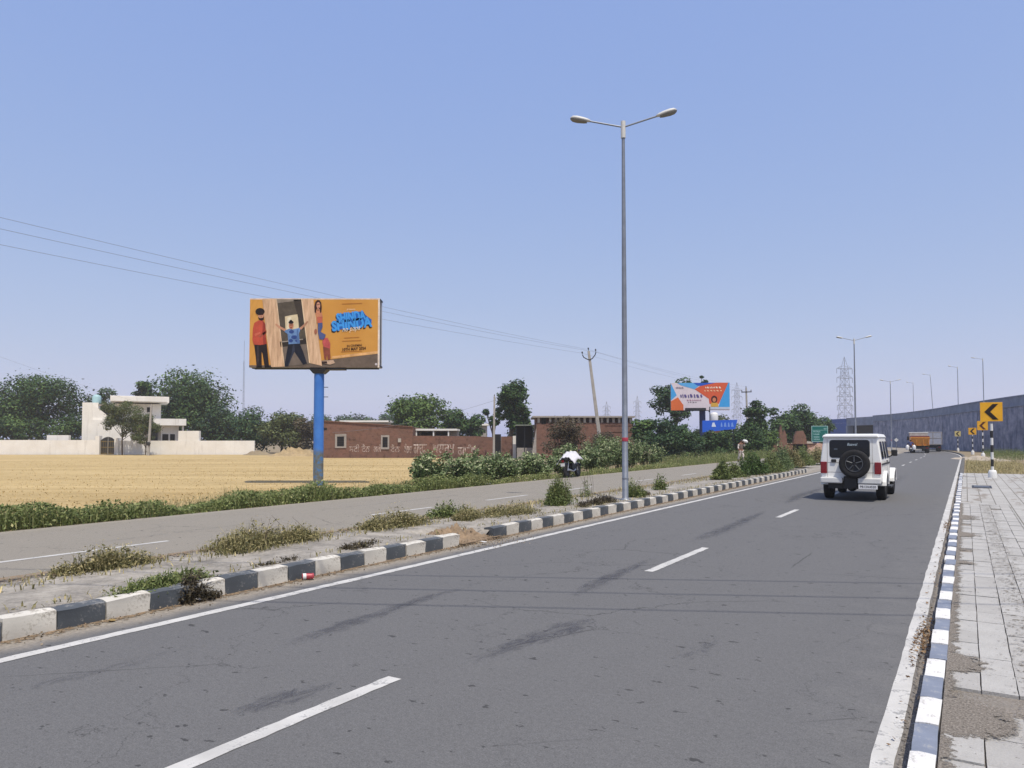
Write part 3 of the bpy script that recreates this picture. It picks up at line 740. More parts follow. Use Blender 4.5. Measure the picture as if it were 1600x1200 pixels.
p0 = bp(622.5, 691); p1 = bp(627, 685); box_part('meter_box', M['concrete_p'], brick, p0[0], p1[0], -.22, -.004, p0[1], p1[1])
p0 = bp(506, 672); p1 = bp(511, 668.5); box_part('vent_hole', M['void'], brick, p0[0], p1[0], -.02, -.003, p0[1], p1[1])
# shed with a white roof edge behind the low wall
p0 = bp(645.5, 672.5); p1 = bp(712, 669.5)
box_part('shed_roof', M['white_wall'], brick, p0[0], p1[0], 2.2, 7, p0[1], p1[1]); box_part('shed_wall', M['plaster'], brick, p0[0] + .1, p1[0] - .1, 4.0, 6.8, 0, p0[1] - .01)
for a, b in ((652, 672), (676, 695)):
    q0 = bp(a, 680); q1 = bp(b, 674.5); box_part('shed_opening', M['void'], brick, q0[0], q1[0], 3.9, 3.99, q0[1], q1[1])
for a in (645.5, 673, 697): q0 = bp(a, 690); q1 = bp(a + 2, 672.6); box_part('shed_post', M['white_wall'], brick, q0[0], q1[0], 2.3, 2.5, q0[1], q1[1])
# lettering (its words as far as they can be read)
def wall_words(s, px0, px1, t, b):
    p0 = bp(px0, b); p1 = bp(px1, t); yy = -.006 if px1 < 645 else .114
    return place_text('painted_lettering', s, M['letter'], brick, (p0[0] + p1[0]) / 2, yy, (p0[1] + p1[1]) / 2, p1[0] - p0[0], p1[1] - p0[1], bold=.012)
for s_, a, b, t, q in (('ਸਟੀ', 546, 562, 694, 706), ('ਟੈਨ', 565, 578, 694, 706), ('ਗਰੀ', 584, 596, 694.5, 706), ('ਟੈਨ', 610, 625, 694.5, 706),
                       ('ਬੰਗਾਲ', 631, 644, 693, 708), ('ਗਾਰਡ', 646, 667, 694, 709), ('ਅਲਰਮ', 676, 710, 694, 708), ('ਗਾਤੰਥ', 715, 744, 694, 711)):
    wall_words(s_, a, b, t, q)
# distant white roofs behind the brick building
for i, (px, py, w_, Y_) in enumerate(((570, 657, 36, 130), (748, 662, 12, 120))):
    hob = tag(empty('farm_shed', (bx(px, Y_), Y_, -.4)), ('long low shed with white roof behind the brick building', 'small pale shed between the trees behind the brick building')[i], 'shed')
    ww = w_ * Y_ / FPX; zt = hz(py, Y_) + .4
    box_part('wall', M['plaster'], hob, -ww, ww, 0, 4, 0, zt - .31); box_part('roof', M['white_wall'], hob, -ww - .3, ww + .3, -.5, 4.5, zt - .3, zt)

# second brick building with an open parapet
CY_ = 78.0; co_ = Vector((bx(835, CY_), CY_, -.4))
bk2 = tag(empty('brick_house', co_), 'brown brick house with pierced pale parapet behind the leaning pole', 'house')
def cp(px, py): return (bx(px, CY_) - co_.x, hz(py, CY_) - co_.z)
MB().prism([cp(838, 720), cp(990, 720), cp(990, 660.5), cp(838, 661)], 0, 8).build('wall', M['brick'], bk2)
MB().prism([cp(829, 720), cp(838, 720), cp(838, 668)], -.05, .3).build('buttress', M['plaster'], bk2)
p0 = cp(832, 652.5); p1 = cp(992, 650); box_part('roof_slab', M['plaster'], bk2, p0[0], p1[0], -.3, 8.2, p0[1], p1[1])
for a in range(840, 990, 9):
    q0 = cp(a, 660.4); q1 = cp(a + 3.5, 652.6); box_part('parapet_pillar', M['plaster'] if a % 2 else M['concrete_p'], bk2, q0[0], q1[0], 0, .3, q0[1], q1[1])
q0 = cp(838, 660.4); q1 = cp(990, 652.6); box_part('upper_recess', M['brick2'], bk2, q0[0], q1[0], .8, 7, q0[1], q1[1])
for k in (664, 674): q0 = cp(945, k + .9); q1 = cp(986, k); box_part('brick_band', M['brick2'], bk2, q0[0], q1[0], -.05, -.003, q0[1], q1[1])
q0 = cp(846, 664); q1 = cp(853, 653); box_part('water_drum', M['void'], bk2, q0[0], q1[0], -.03, -.003, q0[1] + .1, q1[1])
# grey tin shelter in front, between pillar and brick house
SH = 80.0
sh = tag(empty('tin_shelter', (bx(822, SH), SH, -.4)), 'dark open tin shelter beside the white pillar', 'shelter')
box_part('roof', simple('tin_roof', (0.28, .32, .28, 1), .6, .2, var=.3), sh, -1.2, .9, -.4, 3, 3.62, 3.70)
box_part('back_wall', M['void'], sh, -1.1, .8, 2.4, 2.6, 0, 3.6); box_part('low_front', M['plaster'], sh, -1.0, .9, -.1, .05, 0, 1.2)
for x_ in (-1.1, -.2, .75): box_part('post', M['dark'], sh, x_, x_ + .08, -.2, -.12, 0, 3.61)
# ruined brick stubs by the green sign
def ruin(px, Y, pts, label, mat='brick2'):
    o = tag(empty('brick_ruin', (bx(px, Y), Y, -.2)), label, 'ruin')
    k = Y / FPX; MB().prism([((x - px) * k, hz(y, Y) + .2) for x, y in pts], 0, .5).build('wall_stub', M[mat], o)
    x0 = min(p[0] for p in pts); x1 = max(p[0] for p in pts)
    MB().box((x0 - px) * k - .2, (x1 - px) * k + .2, -.15, .65, -.1, .4).build('footing', M['brick2'], o); return o
ruin(1222, 92, [(1217, 706), (1230, 706), (1229, 680), (1226, 672), (1223, 679), (1220.5, 664), (1218, 674)], 'jagged standing shard of brick wall beneath the trees')
ruin(1248, 94, [(1237, 706), (1262, 706), (1259, 682), (1255, 673), (1245, 674), (1241, 684)], 'broad broken brick wall stub beneath the trees')
lowb = tag(empty('garden_wall', (bx(1205, 93), 93, -.2)), 'low dark brick wall running between the ruined stubs', 'wall')
box_part('wall_run', M['brick2'], lowb, -1.2, 6.2, 1.0, 1.3, -.1, 1.3); box_part('wall_cap', M['brick'], lowb, -1.25, 6.25, .95, 1.35, 1.301, 1.38)

# lattice pylons
def lattice(h, wb, wt, arms, bar, arm_l):
    mb = MB()
    def corner(k, z): w = (wb + (wt - wb) * min(1, z / (h * .86))) / 2; return Vector((w * (1, 1, -1, -1)[k], w * (1, -1, -1, 1)[k], z))
    lv = [h * .86 * (1 - (1 - i / 10) ** 1.25) for i in range(11)]
    for a, b in zip(lv[:-1], lv[1:]):
        for k in range(4):
            mb.tube([corner(k, a), corner(k, b)], bar, 4, False); j = (k + 1) % 4
            mb.tube([corner(k, a), corner(j, b)], bar * .6, 3, False); mb.tube([corner(j, a), corner(k, b)], bar * .6, 3, False); mb.tube([corner(k, b), corner(j, b)], bar * .6, 3, False)
    for k in range(4): mb.tube([corner(k, h * .86), (0, 0, h)], bar, 4, False)
    parts = []
    for z in arms:
        for sg in (-1, 1):
            arm = MB(); ins = MB(); parts.append((arm, ins))
            tip = Vector((arm_l * sg, 0, z)); w = wt / 2
            for yy in (-w, w): arm.tube([(w * sg, yy, z), tip], bar * .8, 4, False); arm.tube([(w * sg, yy, z + 1.6), tip], bar * .7, 4, False)
            ins.tube([tip, tip - Vector((0, 0, 2.6))], bar * 1.1, 5, True)
    return mb, parts
M['pylon'] = simple('pylon_steel', (0.20, 0.22, 0.27, 1), .7, .0, var=.15)
def pylon(px, top, Y, label, arms=6, bar=.11):
    H_ = hz(top, Y) + .4
    o = tag(empty('transmission_tower', (bx(px, Y), Y, -.42), .25), label, 'pylon', 'steel pylons on the horizon')
    zz = [H_ * (.86 - .107 * i) for i in range(arms)]
    a, ps = lattice(H_, 6.0, 2.6, zz, bar, 4.9)
    a.build('lattice_body', M['pylon'], o); 
    for b, c in ps: c.build('insulator', M['pylon'], b.build('crossarm', M['pylon'], o))
    return o
pylon(1321, 557, 395, 'tall steel lattice pylon rising behind the flyover')
pylon(1152, 597, 620, 'small far pylon beside the blue and orange billboard', 5, .12)
pylon(948, 627, 900, 'tiny faint pylon right of the leaning pole', 4, .15)
pylon(996, 618, 900, 'faint distant pylon close to the lamp post', 4, .15)
mast_o = tag(empty('radio_mast', (bx(380, 300), 300, -.42)), 'slender faint radio mast behind the trees beside the house', 'mast')
mm = MB(); Hm = hz(530, 300)
for k in range(3):
    an = 2.094 * k; mm.tube([(.42 * math.cos(an), .42 * math.sin(an), 0), (.3 * math.cos(an), .3 * math.sin(an), Hm * .8)], .045, 4, False)
for i in range(26):
    z0, z1 = Hm * .8 * i / 26, Hm * .8 * (i + 1) / 26
    for k in range(3):
        a0, a1 = 2.094 * k, 2.094 * (k + 1); mm.tube([(.4 * math.cos(a0), .4 * math.sin(a0), z0), (.4 * math.cos(a1), .4 * math.sin(a1), z1)], .022, 3, False)
mm.build('lattice', M['pylon'], mast_o); MB().tube([(0, 0, Hm * .8), (0, 0, Hm)], .07, 5).build('spike', M['pylon'], mast_o)

# ------------------------------------------------------------------ billboards
def poly_print(name, pts, mat, parent, y):
    return MB().add([(x, y, z) for x, z in pts], [tuple(range(len(pts)))]).build(name, mat, parent)
def ell(cx, cz, rx, rz, n=20, a0=0, a1=2 * math.pi): return [(cx + rx * math.cos(a0 + (a1 - a0) * k / n), cz + rz * math.sin(a0 + (a1 - a0) * k / n)) for k in range(n)]

Y1 = 34.0; PW, PH = 6.0, 3.2
b1 = tag(empty('billboard', (bx(498, Y1), Y1, -.42)), 'orange film hoarding on a single blue pole at the field edge', 'billboard')
zb = hz(574.5, Y1) + .42; xl = bx(390.5, Y1) - bx(498, Y1)
MB().lathe([(.23, 0), (.23, 3.4), (.225, zb - .06)], n=24).build('pole', M['blue_pole'], b1)
fr = MB().hexa([(-.22, -.25, zb - .28), (.22, -.25, zb - .28), (.22, .3, zb - .28), (-.22, .3, zb - .28)], [(-.42, -.3, zb - .05), (.46, -.3, zb - .05), (.46, .35, zb - .05), (-.42, .35, zb - .05)])
fr.build('pole_head', M['dark'], b1)
m_ = MB(); m_.box(xl + .1, xl + PW - .1, -.1, .0, zb - .05, zb); m_.box(xl + .1, xl + PW - .1, .22, .32, zb - .05, zb); m_.box(-.06, 1.2, -.2, .3, zb - .1, zb - .051)
m_.build('support_beam', M['dark'], b1)
for z_ in (.9, 1.35): m_ = MB().tube([(.2, 0, zb - z_), (.42, 0, zb - z_)], .018, 6).build('step_peg', M['dark'], b1)
panel = MB().box(xl, xl + PW, -.2, .42, zb + .0, zb + PH).build('panel_box', simple('hoarding_box', (0.55, .55, .56, 1), .6, var=.15), b1)
m_ = MB()
for z_ in (.02, PH - .1): m_.box(xl + PW + .002, xl + PW + .03, -.2, .42, zb + z_, zb + z_ + .08)
m_.box(xl + PW + .002, xl + PW + .03, -.04, .03, zb + .1, zb + PH - .1); m_.build('side_frame', M['dark'], panel)
def pu(zx, zy): return (xl + .0 + (zx - 130) / 1285.0 * PW, zb + PH - (zy - 160) / 700.0 * PH)
F0 = -.204
def pp(name, pts, rgb, lay, k=.86, var=.35): return poly_print(name, [pu(*p) for p in pts], flat(name, rgb, k, .55, var), panel, F0 - .003 * lay)
def orange():
    g = NT('print_orange'); co = g.coords(); n = g.noise(.5, 3, co); g.col(g.ramp(n, [(.3, (0.52, .235, .04, 1)), (.7, (.62, .315, .068, 1))])); return g.set(.55, 0, .25)
poly_print('poster', [pu(130, 160), pu(1415, 160), pu(1415, 860), pu(130, 860)], orange(), panel, F0)
pp('printed_trim', [(130, 160), (1415, 160), (1415, 172), (130, 172)], (240, 215, 190), 1)
pp('printed_trim', [(1398, 172), (1415, 172), (1415, 860), (1398, 860)], (240, 225, 210), 1)
pp('printed_floor', [(130, 838), (300, 838), (850, 790), (1398, 722), (1398, 860), (130, 860)], (112, 98, 86), 1, .9, .3)
pp('printed_skirting', [(945, 748), (1398, 694), (1398, 721), (945, 772)], (232, 180, 120), 2)
pp('printed_room', [(385, 168), (638, 168), (722, 832), (472, 852)], (92, 84, 72), 2, .9, .4)
pp('printed_ceiling', [(388, 168), (637, 168), (640, 178), (400, 210)], (150, 140, 128), 3)
pp('printed_corridor', [(478, 345), (545, 330), (605, 322), (618, 470), (486, 480)], (222, 206, 170), 3, .9, .15)
pp('printed_room_floor', [(448, 655), (690, 622), (720, 828), (474, 848)], (118, 106, 96), 3, .9, .3)
pp('printed_shelf', [(430, 600), (690, 565), (695, 620), (440, 655)], (50, 44, 40), 4, .9, .3)
pp('printed_shelf_edge', [(445, 598), (660, 570), (660, 580), (447, 608)], (170, 160, 150), 5)
def woodprint():
    g = NT('print_wood'); co = g.coords((6, 1, .6)); n = g.noise(1.6, 5, co, .7); g.col(g.ramp(n, [(.32, (.42, .26, .155, 1)), (.6, (.68, .46, .29, 1)), (.75, (.76, .54, .36, 1))])); return g.set(.55, 0, .25)
M['pwood'] = woodprint()
poly_print('printed_door', [pu(*p) for p in [(252, 168), (385, 168), (474, 852), (348, 856), (302, 560)]], M['pwood'], panel, F0 - .012)
poly_print('printed_door', [pu(*p) for p in [(637, 168), (758, 168), (850, 845), (722, 815)]], M['pwood'], panel, F0 - .012)
pp('printed_door_edge', [(385, 168), (396, 168), (482, 850), (474, 852)], (235, 205, 170), 5)
pp('printed_door_edge', [(637, 168), (647, 168), (732, 818), (722, 815)], (240, 212, 175), 5)
# the three printed people, in plain shapes
SK = (205, 150, 120)
pp('printed_trousers', [(178, 625), (302, 620), (318, 760), (328, 856), (284, 856), (262, 720), (252, 700), (256, 858), (205, 858), (196, 760)], (38, 30, 32), 5)
pp('printed_shirt', [(176, 410), (215, 385), (262, 385), (286, 420), (292, 540), (304, 622), (240, 634), (174, 630), (160, 580), (163, 470)], (198, 84, 62), 6, .86, .25)
pp('printed_arm', [(210, 545), (280, 500), (296, 480), (300, 505), (238, 560)], (176, 88, 66), 7)
pp('printed_face', ell(243, 335, 30, 42), SK, 6); pp('printed_beard', [(214, 350), (232, 362), (262, 358), (272, 340), (270, 378), (246, 388), (222, 375)], (38, 26, 24), 7)
pp('printed_hair', ell(232, 295, 46, 36), (34, 24, 24), 7); pp('printed_shoes', [(200, 852), (258, 850), (262, 862), (200, 862)], (20, 18, 20), 8); pp('printed_shoes', [(284, 850), (340, 848), (362, 862), (284, 862)], (20, 18, 20), 8)
pp('printed_trousers', [(514, 622), (626, 618), (662, 700), (702, 822), (662, 832), (576, 702), (540, 780), (516, 850), (478, 846), (498, 720)], (30, 34, 48), 5)
pp('printed_tee', [(470, 490), (524, 468), (562, 476), (612, 462), (640, 452), (618, 520), (630, 618), (518, 626), (506, 520), (486, 508)], (110, 146, 196), 6, .86, .5)
for i, (a, b, r1, r2) in enumerate(((545, 500, 26, 18), (575, 555, 34, 20), (540, 590, 22, 18), (600, 590, 18, 14))): pp('printed_tee_pattern', ell(a, b, r1, r2, 9), (52, 78, 142), 7)
pp('printed_arm', [(492, 474), (478, 494), (420, 462), (384, 426), (392, 414), (432, 444)], SK, 7); pp('printed_arm', [(622, 462), (640, 480), (690, 428), (712, 396), (700, 390), (660, 430)], SK, 7)
pp('printed_face', ell(541, 436, 24, 36), (206, 140, 108), 7); pp('printed_hair', ell(540, 404, 25, 16), (30, 24, 26), 8); pp('printed_hair', ell(538, 388, 11, 10), (30, 24, 26), 8)
pp('printed_hair', [(772, 300), (768, 240), (778, 196), (800, 176), (822, 182), (836, 206), (842, 250), (838, 300), (826, 312), (822, 270), (790, 262), (786, 310)], (62, 34, 28), 7)
pp('printed_face', ell(808, 232, 18, 33), (220, 160, 130), 8); pp('printed_brow', [(794, 222), (822, 220), (822, 226), (794, 228)], (96, 54, 42), 9); pp('printed_lips', [(800, 250), (818, 249), (814, 255), (804, 255)], (150, 60, 56), 9); pp('printed_neck', [(798, 258), (818, 258), (822, 284), (794, 284)], (204, 142, 110), 6)
pp('printed_fold', [(262, 388), (286, 420), (292, 540), (304, 622), (270, 630), (258, 500)], (160, 62, 48), 7); pp('printed_fold', [(180, 520), (236, 500), (240, 516), (186, 545)], (220, 112, 86), 7); pp('printed_fold', [(205, 640), (222, 640), (228, 780), (216, 850), (208, 760)], (64, 52, 54), 6)
pp('printed_brow', [(224, 322), (264, 320), (264, 328), (224, 330)], (60, 36, 30), 8); pp('printed_nose', [(242, 328), (250, 350), (238, 351)], (176, 120, 94), 8)
pp('printed_brow', [(526, 428), (556, 427), (556, 433), (526, 434)], (70, 40, 32), 9); pp('printed_lips', [(533, 452), (549, 452), (546, 460), (536, 460)], (110, 40, 40), 9)
pp('printed_fold', [(560, 628), (574, 626), (580, 690), (545, 770), (520, 840), (512, 835), (548, 730)], (52, 58, 76), 6); pp('printed_fold', [(596, 480), (616, 470), (612, 520), (628, 612), (600, 616)], (84, 116, 168), 8)
pp('printed_glow', [(500, 360), (540, 345), (545, 470), (505, 475)], (246, 236, 206), 5); pp('printed_shade', [(560, 175), (638, 172), (676, 470), (640, 480)], (70, 62, 54), 3)
pp('printed_shoulder', [(778, 290), (806, 274), (842, 300), (852, 352), (846, 402), (796, 408), (786, 340)], (214, 142, 104), 6)
pp('printed_top', [(796, 350), (848, 345), (850, 408), (802, 412)], (200, 106, 84), 7); pp('printed_skirt', [(804, 412), (850, 408), (852, 450), (832, 500), (884, 530), (868, 580), (822, 575), (806, 500)], (84, 96, 146), 7, .86, .3)
pp('printed_skirt', [(866, 565), (902, 560), (930, 620), (928, 680), (868, 668), (850, 600)], (198, 90, 88), 7, .86, .4); pp('printed_legs', [(858, 650), (926, 670), (934, 770), (908, 790), (898, 720), (892, 790), (872, 770)], (140, 76, 60), 8, .86, .4)
pp('printed_hand', ell(784, 498, 14, 28), (168, 104, 80), 8); pp('printed_shoes', [(846, 795), (960, 785), (978, 815), (930, 832), (850, 818)], (206, 176, 150), 8, .86, .5); pp('printed_shoes', [(846, 798), (898, 798), (902, 822), (850, 820)], (58, 40, 34), 9)
# lettering
BLU = flat('title_blue', (66, 158, 236), .9); INK = flat('title_shadow', (46, 40, 44), .8); BRN = flat('ink_brown', (70, 40, 22), .9); CRM = flat('title_cream', (244, 222, 190), .9)
FADE = flat('ink_faded', (168, 100, 38), .9)
def pt(s, zx, zy, w, h, mat, lay, rot=0, **kw):
    c = pu(zx, zy); return place_text('printed_lettering', s, mat, panel, c[0], F0 - .003 * lay, c[1], w / 1285 * PW, h / 700 * PH, rot, **kw)
T1 = R(7)
for lay, mat, dx, dy, bo_ in ((3, INK, -8, 14, .05), (5, BLU, 0, 0, .045)):
    pt('SHINDA', 1132 + dx, 345 + dy, 290, 100, mat, lay, T1, bold=bo_); pt('SHINDA', 1140 + dx, 420 + dy, 400, 108, mat, lay, T1, bold=bo_)
pp('title_backing', [(990, 345), (1010, 320), (1250, 290), (1275, 330), (1335, 375), (1335, 412), (950, 492), (942, 430), (985, 408)], (34, 104, 190), 4)
pt('no papa', 1135, 482, 180, 50, CRM, 6, T1, shear=.4); pt('presents', 1130, 275, 84, 22, CRM, 5, 0, shear=.3)
pt('IN CINEMAS', 1168, 638, 148, 22, BRN, 5, R(4), bold=.02); pt('10TH MAY 2024', 1165, 672, 232, 30, BRN, 5, R(4), bold=.03)
for zy, w in ((215, 200), (560, 150), (592, 190), (700, 210)): pp('printed_smallprint', [(1140 - w / 2, zy), (1140 + w / 2, zy - 8), (1140 + w / 2, zy - 3), (1140 - w / 2, zy + 5)], (176, 108, 42), 4)
pp('printed_badge', ell(1383, 828, 12, 12), (214, 206, 210), 5)

# the second billboard: blue, white and orange
Y2 = 87.0; k2 = Y2 / FPX
b2 = tag(empty('billboard', (bx(1098, Y2), Y2, -.3), R(-6)), 'blue, white and orange hoarding among the far trees', 'billboard')
zb2 = hz(641, Y2) + .3; ht2 = 43 * k2; w2 = 90 * k2; x2 = bx(1049.5, Y2) - bx(1098, Y2)
MB().tube([(0, .2, 0), (0, .2, zb2 - .05)], .36, 16).build('pole', simple('navy_pole', (0.02, .035, .12, 1), .6, var=.3), b2)
pan2 = MB().box(x2, x2 + w2, 0, .5, zb2, zb2 + ht2).build('panel_box', M['plaster'], b2)
m_ = MB(); m_.box(x2 + .6, .8, -.5, -.35, zb2 - .1, zb2 - .02); m_.box(x2 + 1.6, .3, -.7, -.2, zb2 - .02, zb2 + .25)
for x_ in (x2 + .7, x2 + 1.8, .7): m_.box(x_, x_ + .08, -.45, .1, zb2 - .22, zb2 - .1)
m_.box(.72, .8, -.48, -.38, zb2 - 1.4, zb2 + .4); m_.build('service_ledge', M['dark'], b2)
def p2(zx, zy): return (x2 + (zx - 130) / 1005 * w2, zb2 + ht2 - (zy - 150) / 480 * ht2)
def pq(name, pts, rgb, lay, k=.88): return poly_print(name, [p2(*p) for p in pts], flat(name, rgb, k), pan2, -.004 - .008 * lay)
pq('poster', [(130, 150), (1135, 150), (1135, 630), (130, 630)], (226, 214, 220), 0)
pq('printed_blue', [(130, 150), (230, 365), (140, 450), (130, 450)], (72, 168, 232), 1); pq('printed_orange', [(250, 400), (345, 540), (345, 630), (130, 630), (130, 470)], (222, 112, 58), 1)
pq('printed_sky', [(240, 150), (560, 150), (620, 195), (540, 262), (300, 190)], (96, 176, 234), 2); pq('printed_navy', [(520, 150), (900, 150), (640, 205), (580, 195)], (38, 92, 196), 3)
pq('printed_orange', [(540, 262), (640, 205), (900, 150), (1115, 150), (950, 520), (790, 520), (780, 430)], (218, 96, 58), 2)
pq('printed_blue', [(1115, 150), (1135, 150), (1135, 580), (940, 580), (975, 470)], (66, 164, 228), 3); pq('printed_strip', [(790, 575), (1135, 575), (1135, 612), (780, 612)], (196, 206, 220), 4)
pq('printed_hair', ell(872, 440, 54, 64), (70, 26, 24), 4); pq('printed_face', ell(872, 448, 30, 38), (206, 130, 92), 5); pq('printed_dress', [(820, 500), (925, 500), (945, 570), (810, 570)], (216, 170, 70), 5)
rr = random.Random(4)
def scribble(x0, x1, y, h, rgb, lay, step=.8):
    x = x0
    while x < x1:
        w = rr.uniform(.35, 1.1) * h * step; pq('printed_stroke', [(x, y - h * rr.uniform(.3, .55)), (x + w * .6, y - h * rr.uniform(.3, .5)), (x + w, y + h * rr.uniform(.2, .5)), (x + w * .3, y + h * .4)], rgb, lay); x += w * 1.25
scribble(290, 640, 380, 70, (92, 80, 140), 4); scribble(400, 640, 455, 26, (178, 130, 150), 4, 1.4); scribble(420, 565, 490, 14, (60, 50, 70), 4, 2); scribble(215, 330, 235, 40, (120, 110, 130), 4)
scribble(720, 960, 235, 34, (250, 236, 216), 4, 1.2); scribble(700, 1015, 290, 26, (246, 196, 150), 4, 1.8)
# blue board and white tank near it
bb = tag(empty('blue_board', (bx(1126, 84), 84, -.3), R(-4)), 'bright blue shop board with white marks beneath the far hoarding', 'sign')
kb_ = 84 / FPX; zb3 = hz(673, 84) + .3
MB().prism([(-28 * kb_, zb3 - .2), (22 * kb_, zb3 + .2), (26 * kb_, zb3 + 1.25), (-28 * kb_, zb3 + 1.15)], 0, .15).build('board', flat('board_blue', (36, 98, 214), .9), bb)
for i, (a, w) in enumerate(((-14, 7), (0, 3), (5, 4), (11, 3), (16, 4))):
    MB().prism([(a * kb_, zb3 + .45), ((a + w) * kb_, zb3 + .45), ((a + w * .6) * kb_, zb3 + .95), ((a + w * .2) * kb_, zb3 + .9)], -.012, -.004).build('printed_mark', flat('mark_white', (214, 226, 244) if i == 0 else (120, 160, 230)), bb)
for x_ in (-1.8, 1.4): MB().box(x_, x_ + .1, .16, .26, 0, zb3 + 1.0).build('post', M['dark'], bb)
tag(MB().lathe([(0, 0), (.42, 0), (.44, .1), (.44, .72), (.36, .9), (.15, .98), (0, .98)], n=18).build('water_tank', simple('white_plastic', (.7, .7, .68, 1), .5, var=.08), loc=(bx(1116, 85.3), 85.3, hz(657.5, 85.3))), 'white plastic water tank above the bright blue board', 'water tank')
rf = tag(empty('water_tank_stand', (bx(1116, 85.3), 85.3, -.3)), 'brick pier carrying the white plastic water tank', 'tank stand')
box_part('pier', M['brick2'], rf, -.5, .5, -.5, .5, -.1, hz(657.5, 85.3) + .3 - .1); box_part('slab', M['plaster'], rf, -.6, .6, -.6, .6, hz(657.5, 85.3) + .2 + .002, hz(657.5, 85.3) + .3)

# ------------------------------------------------------------------ street furniture
def luminaire(sg, tip, ang, parent):
    """cobra-head lamp pointing along +-x, tilted up"""
    base = Vector(tip); n = 12; V = []; F = []
    prof = [(0, .045, .045), (.08, .07, .065), (.18, .10, .08), (.36, .125, .09), (.48, .11, .075), (.54, .05, .03)]
    for d, w, h in prof:
        for k in range(n):
            a = 2 * math.pi * k / n; z = math.sin(a); z = z * h if z > 0 else z * h * .45
            p = Vector((d, math.cos(a) * w, z)); q = Vector((p.x * math.cos(ang) - p.z * math.sin(ang), p.y, p.x * math.sin(ang) + p.z * math.cos(ang)))
            V.append((base.x + sg * q.x, base.y + q.y, base.z + q.z))
    F = [(i * n + k, i * n + (k + 1) % n, (i + 1) * n + (k + 1) % n, (i + 1) * n + k) for i in range(len(prof) - 1) for k in range(n)] + [tuple(range(n)), tuple(range(5 * n, 6 * n))]
    hd = MB().add(V, F, True).build('lamp_head', M['lamp_grey'], parent)
    V = []
    for d, w, h in prof[1:]:
        for sw in (-1, 1):
            p = Vector((d, sw * w * .86, -h * .5 - .012)); q = Vector((p.x * math.cos(ang) - p.z * math.sin(ang), p.y, p.x * math.sin(ang) + p.z * math.cos(ang))); V.append((base.x + sg * q.x, base.y + q.y, base.z + q.z))
    top = [(x, y, z + .02) for x, y, z in V]; m = len(V)
    F = [(2 * i, 2 * i + 1, 2 * i + 3, 2 * i + 2) for i in range(4)] + [(m + 2 * i, m + 2 * i + 1, m + 2 * i + 3, m + 2 * i + 2) for i in range(4)] + [(2 * i, 2 * i + 2, m + 2 * i + 2, m + 2 * i) for i in range(4)] + [(2 * i + 1, 2 * i + 3, m + 2 * i + 3, m + 2 * i + 1) for i in range(4)]
    MB().add(V + top, F).build('lamp_lens', M['lamp_under'], hd)
def lamp_post(name, H, arms, band=False, r0=.082, r1=.042):
    o = empty(name)
    MB().lathe([(.15, -.02), (.15, .03), (r0 + .02, .035), (r0, .06), ((r0 + r1) / 2 + .004, H * .5), (r1, H - .35), (r1, H)], n=14).build('pole', M['steel'], o)
    for z in (.55, H * .36, H * .62): MB().lathe([(r0 + .002, z), (r0 + .004, z + .012), (r0 + .002, z + .03)], n=14).build('joint_ring', M['steel'], o) if z < H * .3 else None
    if band:
        zz = 1.55; rr_ = r0 - .006; MB().lathe([(rr_ + .006, zz), (rr_ + .009, zz + .02), (rr_ + .009, zz + .08), (rr_ + .006, zz + .1)], n=14).build('painted_band', M['red'], o)
    MB().tube([(0, 0, H - .42), (0, 0, H + .04)], r1 + .022, 10).build('arm_bracket', M['lamp_grey'], o)
    for sg in arms:
        ang = R(14 if sg < 0 else 15); L = .92
        a0 = Vector((0, 0, H - .12)); tip = a0 + Vector((sg * L * math.cos(ang), 0, L * math.sin(ang)))
        MB().tube([a0, tip], .024, 8).build('arm', M['steel'], o); luminaire(sg, tip, ang * .9, o)
    return o
def put_lamp(o, pos, label, group, rz=-R(9)):
    o.location = pos; o.rotation_euler = (0, 0, rz); tag(o, label, 'street lamp', group)
H1 = 10.15
l1 = lamp_post('street_lamp', H1, (-1, 1), True)
put_lamp(l1, road(-7.72, 18.25, .14), 'tall double-armed street lamp with a red band on its pole, in the median', 'lamps along the median')
put_lamp(copy_tree(l1), road(-7.95, 68.4, .1), 'double-armed street lamp rising straight behind the white jeep', 'lamps along the median')
put_lamp(copy_tree(l1), road(-9.2, 119.6, 0), 'far double-armed street lamp in front of the flyover wall', 'lamps along the median')
l2 = lamp_post('flyover_lamp', 8.4, (-1,), False, .06, .04)
fl = [(1538, 100, 560, 'single-arm lamp on the flyover above the big arrow board'), (1498, 122, 573, 'single-arm lamp on the flyover, next beyond the one above the arrow board'),
      (1459, 148, 585, 'leaning single-arm lamp on the flyover above the lorries'), (1428, 164, 598, 'short lamp on the flyover above the milk motorcycle')]
for i, (px, Y, top, lab) in enumerate(fl):
    o = l2 if i == 0 else copy_tree(l2)
    o.location = (bx(px, Y) + 3.0 * .0, Y, hz(top, Y) - 8.4); o.rotation_euler = (0, R(-3) if i == 2 else 0, R(-12)); tag(o, lab, 'street lamp', 'lamps on the flyover')
# every flyover lamp stands on the deck behind the parapet
for o in [q for q in COL.objects if q.name.startswith('flyover_lamp') and q.parent is None]:
    zb_ = o.location.z; k = 8.4 / max(.1, 8.4)
    if zb_ > 5.76 or zb_ < 5.76:
        top = zb_ + 8.4; o.location.z = 5.76; o.scale = (1, 1, (top - 5.76) / 8.4)

